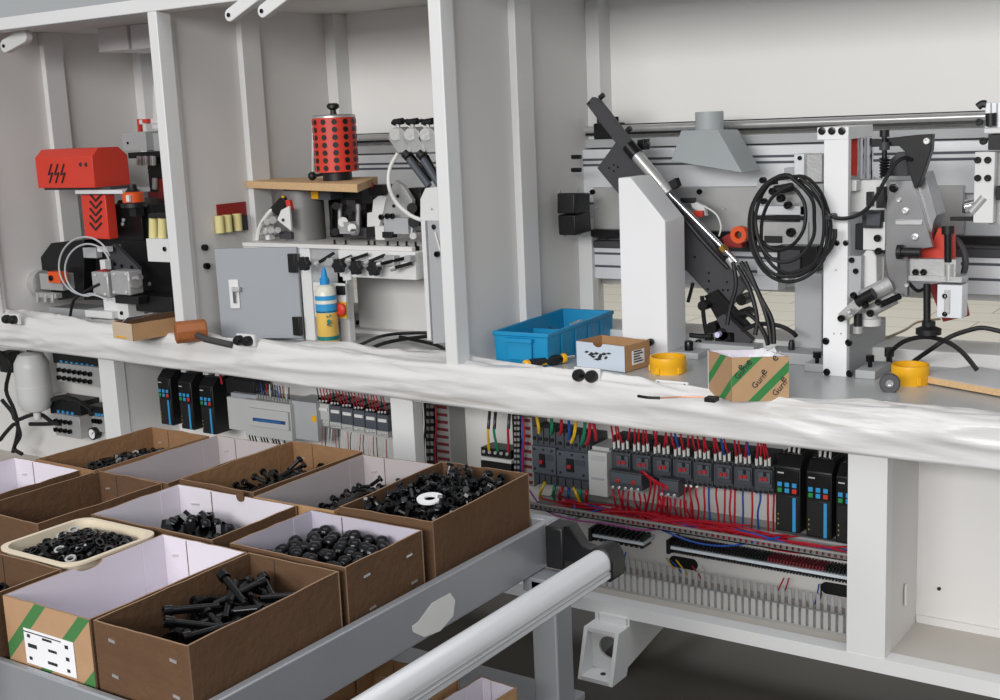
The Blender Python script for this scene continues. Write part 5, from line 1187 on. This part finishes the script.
# horizontal duct with red wire loom
def hduct(pa, pb, Y0, Y1, hgt, label, n, teeth_m, lip=True, toothw=.55):
    t = thing('cable_duct', (0, 0, 0), label, 'duct'); a, c = PY(*pa, Y0), PY(*pb, Y0); z0 = (a.z+c.z)/2
    t.location = (a.x, Y0, z0); t['_w'] = (a.x, Y0, z0)
    MB().box((a.x, Y0, z0), (c.x, Y1, z0+.004)).build('floor', ductm, t)
    MB().box((a.x, Y0, z0), (c.x, Y0+.003, z0+hgt*.3)).build('front_lip', ductm, t)
    for k in range(n):
        x = a.x+(c.x-a.x)*(k+.2)/n; w = (c.x-a.x)/n*toothw
        MB().box((x, Y0, z0+hgt*.3), (x+w, Y0+.003, z0+hgt)).build('tooth', teeth_m, t)
    if lip: MB().box((a.x, Y0-.002, z0+hgt), (c.x, Y0+.005, z0+hgt+.006)).build('rim', ductm, t)
    MB().box((a.x, Y1-.003, z0), (c.x, Y1, z0+hgt*1.5 if lip else z0+hgt*.35)).build('rear_wall', ductm, t)
    if not lip:
        for k in range(n):
            x = a.x+(c.x-a.x)*(k+.2)/n; MB().box((x, Y1-.003, z0+hgt*.35), (x+(c.x-a.x)/n*.5, Y1, z0+hgt)).build('rear_tooth', teeth_m, t)
    if lip:
        zr = PY(690, 519, 3.2).z; MB().box((a.x, 3.2, z0), (c.x, 3.204, zr-.006)).build('middle_wall', ductm, t); MB().box((a.x, 3.196, zr-.006), (c.x, 3.206, zr)).build('middle_rim', lgrey, t)
    for k in range(0, n, 2):
        x = a.x+(c.x-a.x)*(k+.2)/n; 
    return t, a, c, z0
t, a, c, z0 = hduct((527, 507), (848, 563), 3.13, 3.285, .016, 'long horizontal slotted duct full of red wires under the contactor row', 60, mat('duct_dark', (118, 116, 114), .6))
random.seed(11)
for k in range(34):
    x0 = rnd(a.x+.02, c.x-.5); L = rnd(.25, .7); y = rnd(3.142, 3.188); z = z0+.006+rnd(0, .014)+(y-3.14)*.15
    m = bluew if k % 12 == 5 else redw
    pts = [Vector((x0+L*i/5, y+rnd(-.02, .02), z+rnd(-.012, .012))) for i in range(6)]
    pts = [Vector((min(p.x, c.x-.01), min(max(p.y, 3.138), 3.192), p.z)) for p in pts]
    wire(pts, .0028, m, 'red or blue wire of the loom lying in the long horizontal duct', 'loom in the long duct')
for pts, m, lb in (([(528, 488), (545, 510), (575, 520), (610, 524), (640, 530), (665, 528)], mat('magenta_wire', (150, 60, 130), .4), 'purple wire sagging in front of the long duct'), ([(574, 505), (578, 511), (590, 512), (600, 509)], bluew, 'blue wire looping over the duct below the wide breaker'), ([(662, 530), (690, 541), (720, 546), (750, 543), (780, 537)], bluew, 'long blue wire sagging in front of the long duct'), ([(528, 490), (530, 502), (540, 508), (560, 512)], blackw, 'black wire bending into the left end of the long duct')):
    wire([PY(x, y, 3.135) for x, y in pts], .003, m, lb)
# terminal rows on rails
def trow(x0, y0, x1, y1, n, label, redpart=None):
    a, c = PY(x0, y0, 3.22), PY(x1, y1, 3.22); z = (a.z+c.z)/2
    t = thing('terminal_row', (a.x, 3.22, z), label, 'terminal')
    MB().box((a.x, 3.21, z-.005), (c.x, 3.27, z+.004)).build('marker_rail', mat('pale_blue_plastic', (222, 232, 240), .4), t)
    for k in range(n):
        x = a.x+(c.x-a.x)*(k+.15)/n; w = (c.x-a.x)/n*.55; m = slotr if redpart and redpart[0] < k/n < redpart[1] else black
        MB().box((x, 3.215, z+.005), (x+w, 3.27, z+.018)).build('upper_clamp', m, t); MB().box((x, 3.215, z-.018), (x+w, 3.27, z-.006)).build('lower_clamp', black, t)
    MB().box((a.x-.012, 3.205, z-.02), (a.x-.001, 3.275, z+.022)).build('end_stop', black, t); MB().box((a.x-.012, 3.275, z-.006), (c.x, 3.288, z+.006)).build('rail', steel, t)
trow(594, 534, 645, 543.5, 10, 'short black terminal row with pale marker strip next to the handle bar end')
trow(672, 547, 852, 577, 58, 'long black terminal row with pale marker strip below the wire duct', (.55, .85))
# bottom duct with grey teeth
hduct((560, 586), (852, 639), 3.10, 3.22, .070, 'large open grey slotted duct along the bottom of the right wiring bay', 44, mat('duct_tooth', (172, 172, 172), .5), False, .62)
for pts, m in (([(666, 558), (672, 566), (678, 572)], yelw), ([(670, 560), (678, 568), (684, 577)], bluew), ([(676, 560), (684, 570), (690, 578)], yelw), ([(692, 566), (698, 574), (703, 582)], redw), ([(700, 566), (706, 575), (712, 580)], whitew), ([(784, 578), (780, 586), (776, 594)], redw), ([(789, 578), (786, 588), (782, 596)], redw), ([(819, 584), (817, 596), (815, 604)], bluew), ([(821, 584), (821, 594), (819, 602)], blackw), ([(626, 552), (624, 560), (625, 570)], bluew)):
    wire([PY(x, y, 3.26-.03*i/2) for i, (x, y) in enumerate(pts)], .0024, m, 'short thin wire leading from the terminal rows into the bottom duct', 'short wires above the bottom duct')
b = MB(); p = PY(567, 520, 3.2); tag(MB().box(p, p+Vector((.03, .05, .025))).build('rail_clip', steel2, bevel=.002), 'small metal rail clip left of the short terminal row', 'clip')
# ---------------------------------------------------------------- parts trolley
t = thing('parts_trolley', (-2.1, 1.8, 0), 'grey steel parts trolley with aluminium handle bar carrying the open boxes of bolts', 'trolley')
XR_, XL_, YN, YF, ZR = -1.475, -2.86, 1.225, 2.34, .70
b = MB(); b.box((XR_-.02, YN, ZR-.105), (XR_, YF-.001, ZR)); rr = b.build('side_rail', cartm, t, bevel=.003)
MB().box((XL_, YN, ZR-.105), (XL_+.02, YF, ZR)).build('side_rail', cartm, t, bevel=.003)
MB().box((XL_+.02, YF-.03, ZR-.105), (XR_-.02, YF, ZR)).build('end_rail', cartm, t, bevel=.003); MB().box((XL_+.02, YN, ZR-.105), (XR_-.02, YN+.015, ZR-.02)).build('end_rail', cartm, t, bevel=.003)
MB().box((XL_+.02, YN+.015, .655), (XR_-.02, YF-.03, .665)).build('shelf_plate', cartm, t)
MB().box((XR_, YF-.05, ZR-.10), (XR_+.006, YF, ZR-.002)).build('corner_plate', cartm, rr, bevel=.002)
# worn white patch on the rail
pts = [(418, 622), (432, 603), (450, 593), (455, 600), (453, 616), (440, 631), (424, 637), (413, 632), (412, 626)]
MB().prism([PX(x, y, XR_+.0002) for x, y in pts], (.0008, 0, 0)).build('worn_patch', mark, rr, label='white worn patch of paint')
for x in (XR_, XL_+.07):
    for y in (2.215, 1.30):
        MB().box((x-.0 if x == XR_ else x-.07, y, 0), (x+.065 if x == XR_ else x, y+.07, .66 if x != XR_ else .59)).build('leg', cartm, t, bevel=.004)
    if x == XR_:
        for y in (2.215, 1.30): MB().box((x-.02, y, .56), (x+.065, y+.07, .594)).build('leg_head', cartm, t, bevel=.002)
MB().box((XL_, YN, .26), (XR_+.06, YF, .28)).build('lower_shelf', cartm, t, bevel=.003)
# handle bar
prof = []
cx, cz, w, h = -1.235, .70, .026, .031
for i in range(9): a = PI*i/8; prof.append((cx+w*math.cos(a), cz+.004+(h-.004)*math.sin(a)))
prof += [(cx-w, cz-h+.006), (cx-w+.006, cz-h), (cx+w-.006, cz-h), (cx+w, cz-h+.006), (cx+w, cz-.014), (cx+w-.003, cz-.012), (cx+w-.003, cz-.010), (cx+w, cz-.008), (cx+w, cz-.002)]
hb = MB().prism([Vector((x, .9, z)) for x, z in prof], (0, 2.13-.9, 0)).build('handle_bar', alub, t, angle=30)
for z_ in (.694, .684): MB().box((cx+w-.0005, .9, z_), (cx+w+.0008, 2.11, z_+.003)).build('groove', lgrey, hb)
cap = [(cx+(x-cx)*1.16, cz+(z-cz)*1.16) for x, z in prof[:13]]
MB().prism([Vector((x, 2.115, z)) for x, z in cap], (0, .055, 0)).build('end_cap', black, t, bevel=.003)
MB().prism([(cx-.02, 2.13, cz-.03), (cx-.02, 2.13, cz+.02), (-1.34, 2.22, cz-.012), (-1.41, 2.285, cz+.005), (-1.45, 2.29, cz-.005), (-1.45, 2.29, cz-.085), (-1.41, 2.285, cz-.075), (-1.34, 2.22, cz-.055)], (0, .035, 0)).build('handle_arm', black, t, bevel=.003)
MB().box((-1.468, 2.272, .60), (-1.42, 2.335, .70)).build('arm_mount', black, t, bevel=.005)
# ---------------------------------------------------------------- small hardware
random.seed(21)
def hexbolt(hr=.0085, hh=.006, r=.0048, L=.026, seg=7):
    b = MB(); b.lathe([(hr, 0), (hr, hh), (hr*.85, hh+.001)], (0, 0, 0), (0, 0, 1), 6); b.cyl((0, 0, -L), (0, 0, .0005), r, seg); return b
def nutm(ro=.011, ri=.006, h=.009): return MB().ring((0, 0, 0), (0, 0, 1), ro, ri, h, 8)
def capm(r=.016, h=.018): return MB().lathe([(r*.95, 0), (r, h*.25), (r*.92, h*.7), (r*.6, h*.95), (r*.1, h*1.05)], (0, 0, 0), (0, 0, 1), 12)
def longbolt(): 
    b = MB(); b.lathe([(.011, 0), (.0115, .008), (.011, .016), (.006, .0165), (.005, .012)], (0, 0, 0), (0, 0, 1), 12); b.cyl((0, 0, -.085), (0, 0, 0), .0075, 10); return b
def rand_quat(tilt):
    z = rnd(0, 2*PI); a = rnd(*tilt); return Quaternion((0, 0, 1), z) @ Quaternion((1, 0, 0), a)
def pile(box, hfun, n, makers, tilt, label, group, cat, name, heap_label, rise=.006, mind=.012, reach=.03, avoid=None):
    x0, x1, y0, y1, zb = box; N = 14
    b = MB(); V = [[b.bm.verts.new((x0+(x1-x0)*i/N, y0+(y1-y0)*j/N, zb+max(.001, hfun(i/N, j/N)+.006*noise.noise(Vector((i*.9, j*.9, x0*7)))))) for j in range(N+1)] for i in range(N+1)]
    B0 = [[None]*(N+1) for _ in range(N+1)]
    for i in range(N):
        for j in range(N): b.bm.faces.new((V[i][j], V[i+1][j], V[i+1][j+1], V[i][j+1]))
    o = b.build(name+'_heap', oxide, None, angle=60, recalc=False); o.modifiers.new('thick', 'SOLIDIFY').thickness = .003
    tag(o, heap_label, 'hardware heap', None, 'stuff')
    protos = []; pts = []
    tries = 0
    while len(pts) < n and tries < n*60:
        tries += 1
        u, v = rnd(.07, .93), rnd(.07, .93); hh = hfun(u, v)
        if hh < .008: continue
        p = Vector((x0+(x1-x0)*u, y0+(y1-y0)*v, zb+hh+rnd(.2, 1.4)*rise))
        if any((p-q).length < mind for q in pts): continue
        if avoid is not None and (p-avoid).xy.length < .034: continue
        pts.append(p)
    for k, p in enumerate(pts):
        mk, m, nm = makers[k % len(makers)]; mg = .012 if reach > .05 else .004
        if k < len(makers):
            o = mk().build(nm, m, None, angle=40); tag(o, label, cat, group); o['_w'] = (0, 0, 0); protos.append(o)
        else:
            o = protos[k % len(makers)].copy(); C.objects.link(o)
        for _t in range(40):
            qq = rand_quat(tilt); e = p+(qq @ Vector((0, 0, reach)))
            if x0+mg < e.x < x1-mg and y0+mg < e.y < y1-mg: break
        o.rotation_mode = 'QUATERNION'; o.rotation_quaternion = qq; o.location = p
mound = lambda cu, cv, h, su, sv, base=0: (lambda u, v: base+h*math.exp(-((u-cu)/su)**2-((v-cv)/sv)**2))
# ---------------------------------------------------------------- boxes on the trolley
ZBX = .666; ZTX = .80
def tbox(X0, X1, Y0, Y1, yw, m_out, m_in, label, front=None, notch=False, h=None, staples=(), seams=True, flare=0):
    h = h or ZTX-ZBX
    t, P, wf, wr = carton('open_box', (X0, Y0, ZBX), X1-X0, Y1-Y0, h, yw, m_out, m_in, label, front=front, notch=notch, cat='box', flare=flare)
    w, l = X1-X0, Y1-Y0
    if seams:
        th = .0042
        for (u, v, du) in ((.35, 1, 1), (.36, 1, 1)):
            pass
        # inner flap seam and staple on the far wall
        MB().prism([P(w*.30, l-.0045, .004), P(w*.306, l-.0045, .004), P(w*.306, l-.0045, h-.002), P(w*.30, l-.0045, h-.002)], (0, -.0006, 0)).build('flap_seam', kraft if m_in is not kraft else dgrey, t)
        MB().prism([P(.0045, l-.06, .004), P(.0045, l-.004, .004), P(.0045, l-.004, h-.004), P(.0045, l-.06, h-.004)], (.0012, 0, 0)).build('corner_flap', m_in, t)
        MB().prism([P(w*.12, l-.0048, h*.68), P(w*.19, l-.0048, h*.70), P(w*.19, l-.0048, h*.73), P(w*.12, l-.0048, h*.71)], (0, -.0012, 0)).build('staple', staple, t)
    for side, u, z in staples:
        if side == 'f': MB().prism([P(w*u-.008, -.0005, h*z), P(w*u+.008, -.0005, h*z-.002), P(w*u+.008, -.0005, h*z+.003), P(w*u-.008, -.0005, h*z+.005)], (0, -.0018, 0)).build('staple', staple, wf)
        else: MB().prism([P(w+.0005, l*u-.009, h*z), P(w+.0005, l*u+.009, h*z+.001), P(w+.0005, l*u+.009, h*z+.005), P(w+.0005, l*u-.009, h*z+.004)], (.0018, 0, 0)).build('staple', staple, wr)
    return t, P, wf, wr, w, l, h
tbox(-1.733, -1.503, 1.25, 1.625, 1, kraft, kraft, 'brown open box of long black bolts at the near right corner of the trolley', staples=(('f', .2, .78), ('f', .2, .3), ('f', .85, .75), ('f', .85, .28)), seams=True)
gs3 = stripes('striped_box', (178, 142, 108), (66, 122, 66), (.72, 0, -.72), 11.5, .26, off=.35)
tb = tbox(-1.982, -1.741, 1.245, 1.622, .5, kraft, whitec, 'empty white lined box with green striped near end and white label', front=gs3, notch=2)
_, P, wf, wr, w, l, h = tb
lb = MB().prism([P(w*.22, -.0008, h*.12), P(w*.80, -.0008, h*.12), P(w*.80, -.0008, h*.62), P(w*.22, -.0008, h*.62)], (0, -.0008, 0)).build('printed_label', paper, wf)
for (u, z, s, tx) in ((.26, .50, .010, '89'), (.44, .52, .007, 'PARTS BOX'), (.26, .36, .012, '80 mm'), (.5, .38, .008, 'BOLT M8'), (.70, .5, .011, '25'), (.70, .33, .011, '30'), (.26, .18, .010, '24'), (.48, .2, .009, '100 pcs'), (.70, .17, .010, '40')):
    MB().prism([P(w*u, -.0018, h*z), P(w*u+s*len(tx)*.42, -.0018, h*z), P(w*u+s*len(tx)*.42, -.0018, h*z+s*.62), P(w*u, -.0018, h*z+s*.62)], (0, -.0004, 0)).build('label_print', ink, lb)
MB().prism([P(w*.22, -.0018, h*.57), P(w*.66, -.0018, h*.57), P(w*.66, -.0018, h*.585), P(w*.22, -.0018, h*.585)], (0, -.0004, 0)).build('label_print', ink, lb)
tbox(-1.815, -1.512, 1.645, 1.885, .5, kraft, mat('lavender_card', (188, 182, 196), .75, var=.04), 'brown box lined pale grey full of black dome caps, behind the long bolts', staples=(('r', .25, .72), ('r', .8, .70), ('r', .85, .25), ('r', .3, .2)))
tbox(-1.757, -1.512, 1.91, 2.295, 2, kraft, kraft, 'brown box heaped with black bolts and one white washer, nearest the circuit breakers', h=.142)
tbox(-2.0, -1.764, 1.895, 2.285, 1.5, kraft2, greyc, 'grey lined box with a low pile of bolts, left of the white washer box')
tbox(-2.255, -2.012, 1.905, 2.29, 0, kraft, kraftm, 'brown box with loose black bolts, behind the notched white box', h=.14)
tbox(-2.237, -1.862, 1.637, 1.888, .5, kraft, whitec, 'white lined box with a notched far wall and a heap of dark hex heads', staples=())
MB().cyl((-2.03, 1.8855, .80), (-2.03, 1.8825, .80), .012, 14).build('thumb_notch', kraft, bpy.data.objects['open_box.006'])
tbox(-2.525, -2.288, 1.54, 1.88, -1, kraft, kraft, 'empty brown box beside the cream tray, in the middle of the trolley')
tbox(-2.752, -2.515, 1.865, 2.24, -1, kraftm, kraftm, 'ragged brown box of black nuts at the far left corner of the trolley', h=.138)
tbox(-2.50, -2.268, 1.875, 2.262, 1, kraft, greyc, 'grey lined empty box between the nut box and the loose bolts box')
tbox(-2.835, -2.565, 1.60, 1.862, 0, kraft, whitec, 'white lined empty box at the left photo edge before the nut box')
tbox(-2.262, -2.0, 1.04, 1.385, 0, kraft, kraft, 'brown box at the left photo edge in front of the cream tray')
tbox(-2.80, -2.545, 1.22, 1.56, 0, kraft, kraft, 'brown box hidden at the left photo edge behind the front boxes', seams=False)
# cream tray
tx0, tx1, ty0, ty1 = -2.232, -1.992, 1.400, 1.618
t = thing('plastic_tray', (-2.08, 1.5, ZBX), 'cream plastic tray with rounded corners full of black nuts', 'tray')
def rr_(i, z, rad=.035):
    out = []
    for cx_, cy_, a0 in ((tx1-i-rad, ty1-i-rad, 0), (tx0+i+rad, ty1-i-rad, 1), (tx0+i+rad, ty0+i+rad, 2), (tx1-i-rad, ty0+i+rad, 3)):
        for k in range(6): a = PI/2*a0+PI/2*k/5; out.append(Vector((cx_+rad*math.cos(a), cy_+rad*math.sin(a), z)))
    return out
MB().loft([rr_(.012, ZBX), rr_(.004, .795), rr_(-.003, .797), rr_(-.003, .802), rr_(.007, .802), rr_(.014, ZBX+.006)]).build('shell', cream, t, angle=40)
# fillings
B8 = [(hexbolt, oxide, 'hex_bolt')]
pile((-1.745, -1.528, 1.925, 2.28, ZBX+.01), lambda u, v: .100+.022*math.exp(-((u-.5)/.5)**2-((v-.55)/.5)**2), 190, [(hexbolt, oxide, 'hex_bolt'), (lambda: hexbolt(.0095, .007, .005, .02), oxide, 'hex_bolt'), (lambda: nutm(.0095, .005, .008), oxide, 'hex_nut')], (.3, 2.4), 'small black bolt or nut heaped around the white washer', 'hardware in the white washer box', 'bolt', 'bolt', 'mass of black bolts below the white washer', mind=.0112, avoid=PZ(430, 498.5, .811))
c = PZ(430, 498.5, .811); tag(MB().ring(Vector((c.x, c.y, .809)), (.05, -.12, 1), .029, .0125, .004, 32).build('washer', mat('white_nylon', (240, 240, 242), .4)), 'white ring washer lying on the heaped black bolts', 'washer')
pile((-1.725, -1.51, 1.27, 1.61, ZBX+.006), mound(.5, .62, .05, .6, .42, .032), 44, [(longbolt, oxide, 'long_bolt')], (1.25, 1.75), 'long black socket bolt in the near right brown box', 'long bolts in the front box', 'bolt', 'long_bolt', 'mass of long black bolts in the near right brown box', rise=.014, mind=.015, reach=.088)
pile((-1.805, -1.525, 1.655, 1.875, ZBX+.006), lambda u, v: .072+.018*math.sin(PI*u)*v, 50, [(capm, oxide, 'dome_cap'), (lambda: capm(.0165, .024), oxide, 'dome_cap')], (-.5, .7), 'black dome cap in the pale grey lined box', 'dome caps in the grey lined box', 'cap', 'dome_cap', 'mass of black dome caps in the pale grey lined box', rise=.008, mind=.026)
pile((-1.99, -1.775, 1.905, 2.275, ZBX+.006), mound(.55, .62, .075, .45, .36, .02), 60, B8, (1.0, 2.0), 'black bolt in the grey lined box left of the white washer', 'bolts in the grey lined box', 'bolt', 'bolt', 'mass of black bolts in the grey lined box', mind=.016)
pile((-2.245, -2.025, 1.915, 2.28, ZBX+.006), mound(.6, .58, .078, .45, .42, .03), 60, [(lambda: hexbolt(.009, .007, .0055, .034), oxide, 'hex_bolt')], (.9, 2.2), 'black bolt in the brown box behind the notched white box', 'bolts in the loose bolts box', 'bolt', 'bolt', 'mass of black bolts behind the notched white box', mind=.016)
pile((-2.225, -1.875, 1.65, 1.878, ZBX+.006), mound(.42, .55, .085, .3, .5, .004), 52, [(lambda: capm(.013, .02), oxide, 'hex_stud'), (lambda: nutm(.014, .007, .02), oxide, 'hex_stud')], (-1, 1.2), 'dark hex head in the notched white lined box', 'hex heads in the notched white box', 'bolt', 'hex_stud', 'mass of dark hex heads in the notched white lined box', mind=.02)
pile((-2.212, -2.010, 1.42, 1.60, ZBX+.008), lambda u, v: .098+.024*math.sin(PI*u)*math.sin(PI*v), 105, [(lambda: nutm(.0105, .006, .009), oxide, 'hex_nut'), (lambda: nutm(.0115, .0065, .006), oxide, 'hex_nut')], (-.8, 1.0), 'black nut in the cream plastic tray', 'nuts in the cream tray', 'nut', 'nut', 'mass of black nuts in the cream plastic tray', mind=.014)
for px, py in ((62, 537), (60, 551), (82, 549), (74, 531), (71, 560)):
    p = PZ(px, py, .797); o = tag(nutm(.0115, .007, .005).build('steel_washer', steel), 'shiny steel washer ring lying on the black nuts in the cream tray', 'washer', 'steel washers in the cream tray'); o.location = p; o.rotation_euler = (.35, .2, 0)
pile((-2.74, -2.53, 1.875, 2.225, ZBX+.006), lambda u, v: .07+.035*math.sin(PI*v)*u, 85, [(lambda: nutm(.0115, .006, .011), oxide, 'hex_nut')], (-.9, 1.3), 'black nut in the ragged brown box at the far left corner', 'nuts in the ragged box', 'nut', 'nut', 'mass of black nuts in the ragged brown box', mind=.0155)
pile((-2.25, -2.01, 1.06, 1.375, ZBX+.006), mound(.6, .8, .08, .4, .3), 34, [(lambda: nutm(.0125, .007, .013), oxide, 'hex_nut')], (-1, 1), 'black nut in the brown box before the cream tray', 'nuts in the left front box', 'nut', 'nut', 'mass of black nuts in the brown box before the cream tray', mind=.018)
# cartons on the lower shelf
ZBX = .281; ZTX = .41
tbox(-1.78, -1.55, 1.75, 2.02, 3, kraft2, kraft2, 'opened kraft box with torn flaps on the lower trolley shelf', h=.13, flare=.01)
tbox(-1.54, -1.44, 1.86, 2.08, -4, kraft2, whitec, 'small white lined box on the lower trolley shelf beside the leg', h=.12)
# ---------------------------------------------------------------- light
w = bpy.data.worlds.new('hall_light'); bpy.context.scene.world = w; w.use_nodes = True
w.node_tree.nodes['Background'].inputs[0].default_value = (.94, .97, 1, 1); w.node_tree.nodes['Background'].inputs[1].default_value = .40
def area(name, loc, target, sx, sy, power, col=(1, 1, 1)):
    l = bpy.data.lights.new(name, 'AREA'); l.shape = 'RECTANGLE'; l.size = sx; l.size_y = sy; l.energy = power; l.color = col
    o = bpy.data.objects.new(name, l); C.objects.link(o); o.location = loc
    o.rotation_euler = (Vector(target)-Vector(loc)).to_track_quat('-Z', 'Y').to_euler()
area('window_light', (-0.5, -5.5, 3.3), (-1.6, 3.8, 1.5), 7, 1.8, 560, (1, .99, .97))
area('ceiling_lamp', (-.8, 1.3, 5.2), (-1.4, 2.2, .8), 5, 2.0, 70, (.97, .98, 1))
area('rear_hall_lamp', (-3, 8.5, 5.5), (-3, 8, 0), 7, 5, 230, (1, .99, .96))
sc = bpy.context.scene
sc.view_settings.view_transform = 'Standard'; sc.view_settings.look = 'None'; sc.view_settings.gamma = 1; sc.view_settings.use_curve_mapping = False
sc.view_settings.exposure = 0
for o in bpy.data.objects:
    if '_w' in o: del o['_w']
